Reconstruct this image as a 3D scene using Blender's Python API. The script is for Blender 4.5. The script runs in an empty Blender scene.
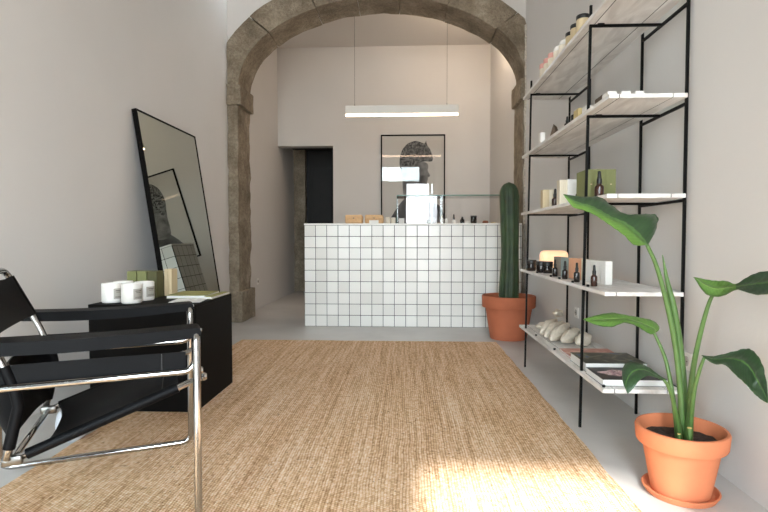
import bpy, bmesh, math, random
from mathutils import Vector, Matrix, noise
random.seed(7)
PI = math.pi
C = bpy.context.scene.collection
# ------------------------------------------------------------------ camera numbers
EYE = Vector((0, 0, .95)); FPX = 512.0
YAW = math.atan(23 / 512); PITCH = math.atan(18 / math.hypot(512, 23))
_cy, _sy, _cp, _sp = math.cos(YAW), math.sin(YAW), math.cos(PITCH), math.sin(PITCH)
FWD = Vector((-_sy * _cp, _cy * _cp, -_sp)); RGT = Vector((_cy, _sy, 0)); UP = RGT.cross(FWD)
def at(px, py, Y):
    d = FWD * FPX + RGT * (px - 384) + UP * (256 - py)
    return EYE + d * (Y / d.y)

def fx(X, Y):   # distances first read along the room's axis, corrected for the camera's slight turn
    return at(407 + 512 * X / Y, 238, Y).x

# ------------------------------------------------------------------ materials
def newmat(name):
    m = bpy.data.materials.new(name); m.use_nodes = True
    nt = m.node_tree
    return m, nt, nt.nodes['Principled BSDF']
def lin(c):
    return tuple((x / 255 / 12.92) if x / 255 <= .04045 else (((x / 255) + .055) / 1.055) ** 2.4 for x in c) + (1,)
def plain(name, rgb, rough=.5, metal=0, spec=.5, var=.0, vscale=20, bump=0, bscale=80, coat=0, sss=0):
    m, nt, b = newmat(name)
    col = lin(rgb)
    b.inputs['Base Color'].default_value = col
    b.inputs['Roughness'].default_value = rough
    b.inputs['Metallic'].default_value = metal
    b.inputs['Specular IOR Level'].default_value = spec
    if coat: b.inputs['Coat Weight'].default_value = coat
    tc = nt.nodes.new('ShaderNodeTexCoord')
    if var:
        n = nt.nodes.new('ShaderNodeTexNoise'); n.inputs['Scale'].default_value = vscale; n.inputs['Detail'].default_value = 6
        nt.links.new(tc.outputs['Object'], n.inputs['Vector'])
        r = nt.nodes.new('ShaderNodeValToRGB')
        r.color_ramp.elements[0].position = .3; r.color_ramp.elements[1].position = .7
        r.color_ramp.elements[0].color = tuple(c * (1 - var) for c in col[:3]) + (1,)
        r.color_ramp.elements[1].color = tuple(min(1, c * (1 + var)) for c in col[:3]) + (1,)
        nt.links.new(n.outputs['Fac'], r.inputs['Fac']); nt.links.new(r.outputs['Color'], b.inputs['Base Color'])
    if bump:
        n = nt.nodes.new('ShaderNodeTexNoise'); n.inputs['Scale'].default_value = bscale; n.inputs['Detail'].default_value = 8
        nt.links.new(tc.outputs['Object'], n.inputs['Vector'])
        bp = nt.nodes.new('ShaderNodeBump'); bp.inputs['Strength'].default_value = bump; bp.inputs['Distance'].default_value = .01
        nt.links.new(n.outputs['Fac'], bp.inputs['Height']); nt.links.new(bp.outputs['Normal'], b.inputs['Normal'])
    return m
def emitter(name, rgb, strength):
    m, nt, b = newmat(name)
    b.inputs['Base Color'].default_value = lin(rgb)
    b.inputs['Emission Color'].default_value = lin(rgb); b.inputs['Emission Strength'].default_value = strength
    return m
def thin_glass(name, tint=(255, 255, 255), rough=0.0, boost=1.0):
    m, nt, b = newmat(name); nt.nodes.remove(b)
    out = nt.nodes['Material Output']
    tr = nt.nodes.new('ShaderNodeBsdfTransparent'); tr.inputs['Color'].default_value = lin(tint)
    gl = nt.nodes.new('ShaderNodeBsdfGlossy'); gl.inputs['Roughness'].default_value = rough
    fr = nt.nodes.new('ShaderNodeFresnel'); fr.inputs['IOR'].default_value = 1.5
    mu = nt.nodes.new('ShaderNodeMath'); mu.operation = 'MULTIPLY'; mu.inputs[1].default_value = boost; mu.use_clamp = True
    mx = nt.nodes.new('ShaderNodeMixShader')
    nt.links.new(fr.outputs[0], mu.inputs[0]); nt.links.new(mu.outputs[0], mx.inputs[0])
    nt.links.new(tr.outputs[0], mx.inputs[1]); nt.links.new(gl.outputs[0], mx.inputs[2]); nt.links.new(mx.outputs[0], out.inputs[0])
    return m
M = {}
M['wall'] = plain('wall_paint', (212, 208, 204), .9, spec=.2, var=.015, vscale=1.5, bump=.06, bscale=40)
M['ceil'] = plain('ceiling_paint', (216, 211, 206), .95, spec=.1)
M['black_satin'] = plain('black_lacquer', (9, 7, 6), .65, spec=.1)
M['leather'] = plain('black_leather', (7, 7, 9), .5, spec=.1, bump=.12, bscale=350)
M['chrome'] = plain('chrome', (178, 177, 176), .13, metal=1)
M['dark_chrome'] = plain('grey_steel', (110, 108, 104), .3, metal=1)
M['black_metal'] = plain('black_steel', (8, 8, 8), .55, spec=.15)
M['mirror'] = plain('mirror_glass', (176, 182, 176), .01, metal=1)
M['terra'] = plain('terracotta', (208, 126, 88), .75, spec=.25, var=.07, vscale=9, bump=.05, bscale=120)
M['terra2'] = plain('terracotta_brown', (176, 102, 72), .75, spec=.25, var=.08, vscale=8, bump=.05, bscale=120)
M['soil'] = plain('potting_soil', (52, 40, 32), .95, var=.5, vscale=60, bump=.9, bscale=60)
M['white_gloss'] = plain('white_ceramic', (236, 232, 226), .3)
M['white_card'] = plain('white_card', (232, 228, 222), .7)
M['cream_card'] = plain('cream_card', (224, 212, 190), .75)
M['olive'] = plain('olive_card', (122, 124, 78), .7, var=.05, vscale=30)
M['olive_dark'] = plain('dark_olive_card', (84, 82, 50), .7)
M['olive_mag'] = plain('olive_cover', (150, 146, 84), .6, var=.25, vscale=14)
M['beige_card'] = plain('beige_card', (206, 186, 150), .75)
M['taupe_card'] = plain('taupe_card', (150, 138, 126), .75)
M['teal_card'] = plain('grey_teal_card', (146, 160, 158), .75)
M['peach_card'] = plain('peach_card', (226, 168, 132), .75)
M['amber'] = plain('amber_glass', (58, 30, 20), .15, coat=.4)
M['dark_amber'] = plain('dark_glass', (26, 20, 19), .15, coat=.4)
M['black_plastic'] = plain('black_plastic', (18, 17, 17), .4)
M['brown_card'] = plain('brown_card', (88, 70, 54), .7)
M['yellow_card'] = plain('yellow_card', (200, 178, 124), .7)
M['pink_wax'] = plain('pink_ceramic', (222, 164, 152), .6)
M['tan_leather'] = plain('tan_leather', (214, 172, 124), .6, var=.08, vscale=40, bump=.2, bscale=90)
M['cloth'] = plain('cream_cotton', (230, 219, 202), .95, spec=.1, var=.1, vscale=25, bump=.5, bscale=160)
M['paper'] = plain('page_paper', (226, 224, 220), .8)
M['rust'] = plain('red_brown_clay', (140, 84, 62), .7)
M['gold_mid'] = plain('label_grey', (176, 170, 160), .7)
M['label_ink'] = plain('label_ink', (96, 92, 88), .7)
M['passage_dark'] = plain('passage_black', (12, 9, 8), .6, var=.4, vscale=8)  # near black: the passage's lack of light put into the colour
M['shade_grey'] = plain('shutter_grey', (120, 120, 118), .6)
M['frame_dark'] = plain('dark_frame', (34, 32, 31), .5)
M['pale_blue'] = plain('pale_blue_ceramic', (206, 210, 218), .35)
M['stem_cut'] = plain('cut_stem', (198, 168, 104), .7)
M['glass'] = thin_glass('clear_glass', boost=.65)
M['art_glass'] = thin_glass('picture_glass', boost=.85)
M['door_glass'] = thin_glass('shopfront_glass', (245, 250, 250))
M['glass_edge'] = plain('green_glass_edge', (74, 122, 104), .15)
M['lampbody'] = plain('white_aluminium', (232, 229, 222), .5)
M['diffuser'] = emitter('pendant_diffuser', (255, 222, 190), 6)
M['glow'] = emitter('lamp_glow', (255, 208, 164), .40)

def floor_mat():
    m, nt, b = newmat('polished_concrete')
    tc = nt.nodes.new('ShaderNodeTexCoord')
    n1 = nt.nodes.new('ShaderNodeTexNoise'); n1.inputs['Scale'].default_value = 1.6; n1.inputs['Detail'].default_value = 9; n1.inputs['Roughness'].default_value = .62
    nt.links.new(tc.outputs['Object'], n1.inputs['Vector'])
    r = nt.nodes.new('ShaderNodeValToRGB'); r.color_ramp.elements[0].position = .3; r.color_ramp.elements[1].position = .75
    r.color_ramp.elements[0].color = lin((184, 179, 174)); r.color_ramp.elements[1].color = lin((203, 199, 194))
    nt.links.new(n1.outputs['Fac'], r.inputs['Fac']); nt.links.new(r.outputs['Color'], b.inputs['Base Color'])
    b.inputs['Roughness'].default_value = .42; b.inputs['Specular IOR Level'].default_value = .4
    return m
M['floor'] = floor_mat()

def stone_mat():
    m, nt, b = newmat('old_stone')
    tc = nt.nodes.new('ShaderNodeTexCoord')
    def nz(s, d, ro=.65):
        n = nt.nodes.new('ShaderNodeTexNoise'); n.inputs['Scale'].default_value = s; n.inputs['Detail'].default_value = d; n.inputs['Roughness'].default_value = ro
        nt.links.new(tc.outputs['Object'], n.inputs['Vector']); return n
    a = nz(3.2, 10, .7); c = nz(38, 8, .7); v = nt.nodes.new('ShaderNodeTexVoronoi'); v.inputs['Scale'].default_value = 60
    nt.links.new(tc.outputs['Object'], v.inputs['Vector'])
    r = nt.nodes.new('ShaderNodeValToRGB'); e = r.color_ramp.elements
    e[0].position = .3; e[0].color = lin((118, 106, 90)); e[1].position = .72; e[1].color = lin((192, 179, 160))
    k = e.new(.5); k.color = lin((152, 139, 121))
    nt.links.new(a.outputs['Fac'], r.inputs['Fac'])
    r2 = nt.nodes.new('ShaderNodeValToRGB'); r2.color_ramp.elements[0].position = .3; r2.color_ramp.elements[1].position = .62
    r2.color_ramp.elements[0].color = (.55, .53, .5, 1); r2.color_ramp.elements[1].color = (1, 1, 1, 1)
    nt.links.new(c.outputs['Fac'], r2.inputs['Fac'])
    mx = nt.nodes.new('ShaderNodeMixRGB'); mx.blend_type = 'MULTIPLY'; mx.inputs[0].default_value = .8
    nt.links.new(r.outputs['Color'], mx.inputs[1]); nt.links.new(r2.outputs['Color'], mx.inputs[2])
    nt.links.new(mx.outputs[0], b.inputs['Base Color'])
    b.inputs['Roughness'].default_value = .92; b.inputs['Specular IOR Level'].default_value = .2
    ad = nt.nodes.new('ShaderNodeMath'); ad.operation = 'ADD'
    nt.links.new(c.outputs['Fac'], ad.inputs[0]); nt.links.new(v.outputs['Distance'], ad.inputs[1])
    bp = nt.nodes.new('ShaderNodeBump'); bp.inputs['Strength'].default_value = .7; bp.inputs['Distance'].default_value = .012
    nt.links.new(ad.outputs[0], bp.inputs['Height']); nt.links.new(bp.outputs['Normal'], b.inputs['Normal'])
    return m
M['stone'] = stone_mat()
M['plaster_rough'] = plain('crumbled_plaster', (206, 198, 186), .95, var=.3, vscale=50, bump=.9, bscale=70)

def math_node(nt, op, a=None, b=None, va=None, vb=None):
    n = nt.nodes.new('ShaderNodeMath'); n.operation = op
    if a is not None: nt.links.new(a, n.inputs[0])
    elif va is not None: n.inputs[0].default_value = va
    if b is not None: nt.links.new(b, n.inputs[1])
    elif vb is not None: n.inputs[1].default_value = vb
    return n.outputs[0]
def tile_mat(name, axis, pitch=.1208, gap=.0054):
    m, nt, b = newmat(name)
    tc = nt.nodes.new('ShaderNodeTexCoord'); sp = nt.nodes.new('ShaderNodeSeparateXYZ'); nt.links.new(tc.outputs['Object'], sp.inputs[0])
    u = math_node(nt, 'DIVIDE', sp.outputs[axis], vb=pitch); v = math_node(nt, 'DIVIDE', sp.outputs[2], vb=pitch)
    fu = math_node(nt, 'FRACT', u); fv = math_node(nt, 'FRACT', v)
    def edge(f):   # distance to nearest tile edge
        a = math_node(nt, 'SUBTRACT', f, vb=.5); a = math_node(nt, 'ABSOLUTE', a); return math_node(nt, 'SUBTRACT', None, a, va=.5)
    d = math_node(nt, 'MINIMUM', edge(fu), edge(fv))
    mask = math_node(nt, 'GREATER_THAN', d, vb=gap / pitch / 2)
    cu = math_node(nt, 'FLOOR', u); cv = math_node(nt, 'FLOOR', v)
    cb = nt.nodes.new('ShaderNodeCombineXYZ'); nt.links.new(cu, cb.inputs[0]); nt.links.new(cv, cb.inputs[1])
    wn = nt.nodes.new('ShaderNodeTexWhiteNoise'); nt.links.new(cb.outputs[0], wn.inputs['Vector'])
    r = nt.nodes.new('ShaderNodeValToRGB'); r.color_ramp.elements[0].color = lin((228, 225, 219)); r.color_ramp.elements[1].color = lin((242, 240, 235))
    nt.links.new(wn.outputs['Value'], r.inputs['Fac'])
    mx = nt.nodes.new('ShaderNodeMixRGB'); mx.inputs[1].default_value = lin((58, 54, 52)); nt.links.new(mask, mx.inputs[0]); nt.links.new(r.outputs['Color'], mx.inputs[2])
    nt.links.new(mx.outputs[0], b.inputs['Base Color'])
    rr = nt.nodes.new('ShaderNodeMapRange'); rr.inputs['To Min'].default_value = .9; rr.inputs['To Max'].default_value = .22
    nt.links.new(mask, rr.inputs['Value']); nt.links.new(rr.outputs[0], b.inputs['Roughness'])
    sm = nt.nodes.new('ShaderNodeMapRange'); sm.interpolation_type = 'SMOOTHSTEP'; sm.inputs['From Max'].default_value = .06
    nt.links.new(d, sm.inputs['Value'])
    bp = nt.nodes.new('ShaderNodeBump'); bp.inputs['Strength'].default_value = .6; bp.inputs['Distance'].default_value = .003
    nt.links.new(sm.outputs[0], bp.inputs['Height']); nt.links.new(bp.outputs['Normal'], b.inputs['Normal'])
    return m
M['tile_front'] = tile_mat('white_tile_front', 0)
M['tile_side'] = tile_mat('white_tile_side', 1)

def jute_mat():
    m, nt, b = newmat('woven_jute')
    tc = nt.nodes.new('ShaderNodeTexCoord'); sp = nt.nodes.new('ShaderNodeSeparateXYZ'); nt.links.new(tc.outputs['Object'], sp.inputs[0])
    wob = nt.nodes.new('ShaderNodeTexNoise'); wob.inputs['Scale'].default_value = 3.5; wob.inputs['Detail'].default_value = 3
    nt.links.new(tc.outputs['Object'], wob.inputs['Vector'])
    w = math_node(nt, 'MULTIPLY', math_node(nt, 'SUBTRACT', wob.outputs['Fac'], vb=.5), vb=.03)
    x = math_node(nt, 'ADD', sp.outputs[0], w)
    px, py = .0115, .0125
    u = math_node(nt, 'DIVIDE', x, vb=px)
    par = math_node(nt, 'MULTIPLY', math_node(nt, 'MODULO', math_node(nt, 'FLOOR', u), vb=2), vb=.5)
    v = math_node(nt, 'ADD', math_node(nt, 'DIVIDE', sp.outputs[1], vb=py), par)
    su = math_node(nt, 'ABSOLUTE', math_node(nt, 'SINE', math_node(nt, 'MULTIPLY', u, vb=PI)))
    sv = math_node(nt, 'ABSOLUTE', math_node(nt, 'SINE', math_node(nt, 'MULTIPLY', v, vb=PI)))
    h = math_node(nt, 'MULTIPLY', math_node(nt, 'POWER', su, vb=.6), math_node(nt, 'POWER', sv, vb=.5))
    # long streaks that run with the warp
    def streak(sx, sy, det):
        mp = nt.nodes.new('ShaderNodeMapping'); mp.inputs['Scale'].default_value = (sx, sy, 1)
        nt.links.new(tc.outputs['Object'], mp.inputs['Vector'])
        n = nt.nodes.new('ShaderNodeTexNoise'); n.inputs['Scale'].default_value = 1; n.inputs['Detail'].default_value = det; n.inputs['Roughness'].default_value = .7
        nt.links.new(mp.outputs[0], n.inputs['Vector']); return n.outputs['Fac']
    s1 = streak(60, 1.6, 5); s2 = streak(110, 30, 3); s3 = streak(9, .5, 3)
    cb = nt.nodes.new('ShaderNodeCombineXYZ'); nt.links.new(math_node(nt, 'FLOOR', u), cb.inputs[0]); nt.links.new(math_node(nt, 'FLOOR', v), cb.inputs[1])
    wn = nt.nodes.new('ShaderNodeTexWhiteNoise'); nt.links.new(cb.outputs[0], wn.inputs['Vector'])
    cell = math_node(nt, 'ADD', math_node(nt, 'MULTIPLY', h, vb=.16), math_node(nt, 'MULTIPLY', wn.outputs['Value'], vb=.10))  # random yarn tone, plus shade of the weave grooves put into the colour
    mix = math_node(nt, 'ADD', math_node(nt, 'MULTIPLY', s1, vb=.42), math_node(nt, 'ADD', math_node(nt, 'MULTIPLY', s2, vb=.22), math_node(nt, 'MULTIPLY', s3, vb=.18)))
    mix = math_node(nt, 'ADD', mix, cell)
    r = nt.nodes.new('ShaderNodeValToRGB'); e = r.color_ramp.elements
    e[0].position = .42; e[0].color = lin((166, 122, 86)); e[1].position = .70; e[1].color = lin((250, 230, 206))
    k = e.new(.55); k.color = lin((228, 187, 145))
    nt.links.new(mix, r.inputs['Fac'])
    # dark flecks
    fl = nt.nodes.new('ShaderNodeTexNoise'); fl.inputs['Scale'].default_value = 55; fl.inputs['Detail'].default_value = 2
    nt.links.new(tc.outputs['Object'], fl.inputs['Vector'])
    fr = nt.nodes.new('ShaderNodeValToRGB'); fr.color_ramp.elements[0].position = .66; fr.color_ramp.elements[1].position = .74
    fr.color_ramp.elements[0].color = (1, 1, 1, 1); fr.color_ramp.elements[1].color = (.5, .42, .35, 1)
    nt.links.new(fl.outputs['Fac'], fr.inputs['Fac'])
    m1 = nt.nodes.new('ShaderNodeMixRGB'); m1.blend_type = 'MULTIPLY'; m1.inputs[0].default_value = 1
    nt.links.new(r.outputs['Color'], m1.inputs[1]); nt.links.new(fr.outputs['Color'], m1.inputs[2])
    nt.links.new(m1.outputs[0], b.inputs['Base Color'])
    b.inputs['Roughness'].default_value = .95; b.inputs['Specular IOR Level'].default_value = .1
    bp = nt.nodes.new('ShaderNodeBump'); bp.inputs['Strength'].default_value = .9; bp.inputs['Distance'].default_value = .006
    nt.links.new(h, bp.inputs['Height']); nt.links.new(bp.outputs['Normal'], b.inputs['Normal'])
    return m
M['jute'] = jute_mat()

def board_mat():
    m, nt, b = newmat('whitewashed_board')
    tc = nt.nodes.new('ShaderNodeTexCoord')
    mp = nt.nodes.new('ShaderNodeMapping'); mp.inputs['Scale'].default_value = (9, 2.2, 9); nt.links.new(tc.outputs['Object'], mp.inputs['Vector'])
    n = nt.nodes.new('ShaderNodeTexNoise'); n.inputs['Scale'].default_value = 1.5; n.inputs['Detail'].default_value = 8; n.inputs['Distortion'].default_value = 1.2
    nt.links.new(mp.outputs[0], n.inputs['Vector'])
    r = nt.nodes.new('ShaderNodeValToRGB'); r.color_ramp.elements[0].position = .35; r.color_ramp.elements[1].position = .65
    r.color_ramp.elements[0].color = lin((206, 201, 196)); r.color_ramp.elements[1].color = lin((236, 233, 229))
    nt.links.new(n.outputs['Fac'], r.inputs['Fac']); nt.links.new(r.outputs['Color'], b.inputs['Base Color'])
    b.inputs['Roughness'].default_value = .45
    return m
M['board'] = board_mat()

def leaf_mat(name, c0, c1, rib):
    m, nt, b = newmat(name)
    uv = nt.nodes.new('ShaderNodeUVMap'); sp = nt.nodes.new('ShaderNodeSeparateXYZ'); nt.links.new(uv.outputs[0], sp.inputs[0])
    au = math_node(nt, 'ABSOLUTE', sp.outputs[0])
    ph = math_node(nt, 'SUBTRACT', math_node(nt, 'MULTIPLY', sp.outputs[1], vb=150), math_node(nt, 'MULTIPLY', au, vb=14))
    vein = math_node(nt, 'MULTIPLY_ADD', math_node(nt, 'SINE', ph), vb=.18); nt.nodes[-1].inputs[2].default_value = .5
    tc = nt.nodes.new('ShaderNodeTexCoord'); n = nt.nodes.new('ShaderNodeTexNoise'); n.inputs['Scale'].default_value = 14
    nt.links.new(tc.outputs['Object'], n.inputs['Vector'])
    f = math_node(nt, 'ADD', math_node(nt, 'MULTIPLY', vein, vb=.5), math_node(nt, 'MULTIPLY', n.outputs['Fac'], vb=.5))
    r = nt.nodes.new('ShaderNodeValToRGB'); r.color_ramp.elements[0].position = .3; r.color_ramp.elements[1].position = .7
    r.color_ramp.elements[0].color = lin(c0); r.color_ramp.elements[1].color = lin(c1); nt.links.new(f, r.inputs['Fac'])
    k = math_node(nt, 'LESS_THAN', au, vb=.07)
    mx = nt.nodes.new('ShaderNodeMixRGB'); nt.links.new(k, mx.inputs[0]); nt.links.new(r.outputs['Color'], mx.inputs[1]); mx.inputs[2].default_value = lin(rib)
    nt.links.new(mx.outputs[0], b.inputs['Base Color']); b.inputs['Roughness'].default_value = .38
    bp = nt.nodes.new('ShaderNodeBump'); bp.inputs['Strength'].default_value = .15; bp.inputs['Distance'].default_value = .002
    nt.links.new(vein, bp.inputs['Height']); nt.links.new(bp.outputs['Normal'], b.inputs['Normal'])
    return m
M['leaf_top'] = leaf_mat('leaf_upper', (30, 52, 30), (42, 70, 36), (72, 104, 52))
M['leaf_under'] = leaf_mat('leaf_underside', (70, 102, 42), (88, 124, 50), (116, 146, 76))
M['stem'] = plain('green_stem', (80, 110, 56), .45, var=.15, vscale=12)

def cactus_mat():
    m, nt, b = newmat('cactus_skin')
    uv = nt.nodes.new('ShaderNodeUVMap'); sp = nt.nodes.new('ShaderNodeSeparateXYZ'); nt.links.new(uv.outputs[0], sp.inputs[0])
    tc = nt.nodes.new('ShaderNodeTexCoord'); n = nt.nodes.new('ShaderNodeTexNoise'); n.inputs['Scale'].default_value = 9; n.inputs['Detail'].default_value = 6
    nt.links.new(tc.outputs['Object'], n.inputs['Vector'])
    r = nt.nodes.new('ShaderNodeValToRGB'); r.color_ramp.elements[0].position = .35; r.color_ramp.elements[1].position = .7
    r.color_ramp.elements[0].color = lin((34, 50, 30)); r.color_ramp.elements[1].color = lin((58, 80, 46)); nt.links.new(n.outputs['Fac'], r.inputs['Fac'])
    nt.links.new(r.outputs['Color'], b.inputs['Base Color']); b.inputs['Roughness'].default_value = .55
    return m
M['cactus'] = cactus_mat()
M['spine'] = plain('cactus_spine', (196, 176, 130), .8)

# print of a portrait: only greys of ink on paper
M['ink_paper'] = plain('print_paper', (222, 214, 204), .8, var=.03, vscale=5)
def ink(name, c0, c1, s):
    m, nt, b = newmat(name)
    tc = nt.nodes.new('ShaderNodeTexCoord'); v = nt.nodes.new('ShaderNodeTexNoise'); v.inputs['Scale'].default_value = s; v.inputs['Detail'].default_value = 5
    nt.links.new(tc.outputs['Object'], v.inputs['Vector'])
    r = nt.nodes.new('ShaderNodeValToRGB'); r.color_ramp.elements[0].position = .38; r.color_ramp.elements[1].position = .62
    r.color_ramp.elements[0].color = lin(c0); r.color_ramp.elements[1].color = lin(c1); nt.links.new(v.outputs['Fac'], r.inputs['Fac'])
    nt.links.new(r.outputs['Color'], b.inputs['Base Color']); b.inputs['Roughness'].default_value = .8
    return m
M['ink_hair'] = ink('printed_hair', (34, 33, 33), (150, 147, 142), 42)
M['ink_face'] = ink('printed_face', (92, 89, 87), (156, 152, 147), 6)
M['ink_cloth'] = ink('printed_garment', (84, 82, 81), (122, 119, 117), 4)
def cover_mat(name, cols, s):
    m, nt, b = newmat(name)
    tc = nt.nodes.new('ShaderNodeTexCoord'); v = nt.nodes.new('ShaderNodeTexNoise'); v.inputs['Scale'].default_value = s; v.inputs['Detail'].default_value = 4; v.inputs['Distortion'].default_value = 1.5
    nt.links.new(tc.outputs['Object'], v.inputs['Vector'])
    r = nt.nodes.new('ShaderNodeValToRGB'); e = r.color_ramp.elements
    e[0].position = .38; e[0].color = lin(cols[0]); e[1].position = .64; e[1].color = lin(cols[-1])
    for i, c in enumerate(cols[1:-1]):
        k = e.new(.38 + .26 * (i + 1) / (len(cols) - 1)); k.color = lin(c)
    nt.links.new(v.outputs['Fac'], r.inputs['Fac']); nt.links.new(r.outputs['Color'], b.inputs['Base Color']); b.inputs['Roughness'].default_value = .35
    return m
M['cover_green'] = cover_mat('foliage_cover', [(28, 26, 22), (36, 44, 28), (70, 62, 48), (112, 116, 84), (60, 90, 130)], 9)
M['cover_black'] = cover_mat('black_cover', [(16, 15, 16), (18, 17, 18), (22, 20, 22), (40, 36, 40)], 6)
M['cover_bloom'] = cover_mat('pale_pink_print', [(120, 90, 96), (196, 150, 156), (222, 206, 204), (150, 110, 100)], 22)
M['cover_pink'] = cover_mat('pink_cover', [(190, 120, 104), (214, 150, 132), (230, 196, 180)], 8)

# ------------------------------------------------------------------ mesh helpers
def obj(name, bm, mat, parent=None, loc=None, smooth=False, rot=None):
    me = bpy.data.meshes.new(name); bmesh.ops.recalc_face_normals(bm, faces=bm.faces[:]); bm.to_mesh(me); bm.free()
    mats = mat if isinstance(mat, (list, tuple)) else [mat]
    for m in mats: me.materials.append(m)
    if smooth:
        for p in me.polygons: p.use_smooth = True
        if smooth != 'full':
            try: me.set_sharp_from_angle(angle=math.radians(40))
            except Exception: pass
    o = bpy.data.objects.new(name, me); C.objects.link(o)
    if parent is not None: o.parent = parent
    if loc is not None: o.location = loc
    if rot is not None: o.rotation_euler = rot
    return o
def tag(o, label=None, cat=None, group=None, kind=None):
    if label: o['label'] = label
    if cat: o['category'] = cat
    if group: o['group'] = group
    if kind: o['kind'] = kind
    return o
def thing(name, label, cat, loc=(0, 0, 0), rz=0, group=None):
    o = bpy.data.objects.new(name, None); C.objects.link(o); o.location = loc; o.rotation_euler = (0, 0, rz); o.empty_display_size = .1
    return tag(o, label, cat, group)
def copy_tree(o, parent=None):
    c = o.copy(); C.objects.link(c)
    if parent is not None: c.parent = parent
    for ch in list(o.children): copy_tree(ch, c)
    return c
def box(bm, x0, x1, y0, y1, z0, z1, bevel=0, seg=2, mi=0, rz=0, piv=None):
    vs = [bm.verts.new(p) for p in [(x0, y0, z0), (x1, y0, z0), (x1, y1, z0), (x0, y1, z0), (x0, y0, z1), (x1, y0, z1), (x1, y1, z1), (x0, y1, z1)]]
    fs = [bm.faces.new([vs[i] for i in f]) for f in [(0, 3, 2, 1), (4, 5, 6, 7), (0, 1, 5, 4), (1, 2, 6, 5), (2, 3, 7, 6), (3, 0, 4, 7)]]
    for f in fs: f.material_index = mi
    if rz: bmesh.ops.rotate(bm, verts=vs, cent=piv or ((x0 + x1) / 2, (y0 + y1) / 2, 0), matrix=Matrix.Rotation(rz, 3, 'Z'))
    if bevel:
        es = list({e for f in fs for e in f.edges})
        bmesh.ops.bevel(bm, geom=es, offset=bevel, segments=seg, affect='EDGES', profile=.5)
    return vs
def nb(): return bmesh.new()
def bx(*a, **k):
    bm = nb(); box(bm, *a, **k); return bm
def lathe(bm, prof, seg=32, cx=0, cy=0, cap0=True, cap1=True, wave=None):
    rings = []
    for r, z in prof:
        rings.append([bm.verts.new((cx + r * math.cos(2 * PI * k / seg), cy + r * math.sin(2 * PI * k / seg), z)) for k in range(seg)])
    for a, b in zip(rings, rings[1:]):
        for k in range(seg): bm.faces.new([a[k], a[(k + 1) % seg], b[(k + 1) % seg], b[k]])
    if cap0: bm.faces.new(rings[0][::-1])
    if cap1: bm.faces.new(rings[-1])
    return rings
def lt(prof, seg=32, **k):
    bm = nb(); lathe(bm, prof, seg, **k); return bm
def catmull(pts, n, closed=False):
    pts = [Vector(p) for p in pts]; out = []; N = len(pts)
    for i in range(N if closed else N - 1):
        p1, p2 = pts[i], pts[(i + 1) % N]
        p0 = pts[i - 1] if (i > 0 or closed) else p1 * 2 - p2
        p3 = pts[(i + 2) % N] if (i < N - 2 or closed) else p2 * 2 - p1
        for k in range(n):
            t = k / n
            out.append(.5 * ((2 * p1) + (p2 - p0) * t + (2 * p0 - 5 * p1 + 4 * p2 - p3) * t * t + (3 * p1 - p0 - 3 * p2 + p3) * t ** 3))
    if not closed: out.append(pts[-1])
    return out
def fillet(pts, r, closed=False, n=6):
    pts = [Vector(p) for p in pts]; out = []; N = len(pts)
    for i, p in enumerate(pts):
        if not closed and i in (0, N - 1): out.append(p); continue
        a = (pts[i - 1] - p); b = (pts[(i + 1) % N] - p)
        ra = min(r, a.length * .45, b.length * .45); a = p + a.normalized() * ra; b = p + b.normalized() * ra
        for k in range(n + 1):
            t = k / n; out.append(a * (1 - t) ** 2 + p * 2 * t * (1 - t) + b * t * t)
    return out
def tube(bm, pts, r, seg=10, closed=False, caps=True):
    pts = [Vector(p) for p in pts]; N = len(pts); rad = r if isinstance(r, (list, tuple)) else [r] * N
    up = None; rings = []
    for i, p in enumerate(pts):
        t = (pts[(i + 1) % N] - pts[i - 1]) if (closed or 0 < i < N - 1) else (pts[1] - pts[0] if i == 0 else pts[-1] - pts[-2])
        t.normalize()
        if up is None: up = Vector((0, 0, 1)) if abs(t.z) < .9 else Vector((1, 0, 0))
        s = t.cross(up)
        if s.length < 1e-6: s = t.orthogonal()
        s.normalize(); up = s.cross(t).normalized()
        rings.append([bm.verts.new(p + (s * math.cos(2 * PI * k / seg) + up * math.sin(2 * PI * k / seg)) * rad[i]) for k in range(seg)])
    for i in range(N if closed else N - 1):
        a, b = rings[i], rings[(i + 1) % N]
        off = 0
        if closed and i == N - 1:
            off = min(range(seg), key=lambda o: sum((a[k].co - b[(k + o) % seg].co).length for k in range(seg)))
        for k in range(seg): bm.faces.new([a[k], a[(k + 1) % seg], b[(k + 1 + off) % seg], b[(k + off) % seg]])
    if caps and not closed: bm.faces.new(rings[0][::-1]); bm.faces.new(rings[-1])
    return rings
def tb(*a, **k):
    bm = nb(); tube(bm, *a, **k); return bm
def rough(bm, amp, scale, seed=0, cuts=0, maxlen=None):
    if maxlen:
        for _ in range(8):
            es = [e for e in bm.edges if e.calc_length() > maxlen]
            if not es: break
            bmesh.ops.subdivide_edges(bm, edges=es, cuts=1, use_grid_fill=True)
    bm.normal_update(); s = Vector((seed * 3.1, seed * 7.7, seed * 1.3))
    for v in bm.verts:
        n = noise.fractal(v.co * scale + s, 1.0, 2.0, 4)
        v.co += v.normal * n * amp

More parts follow.
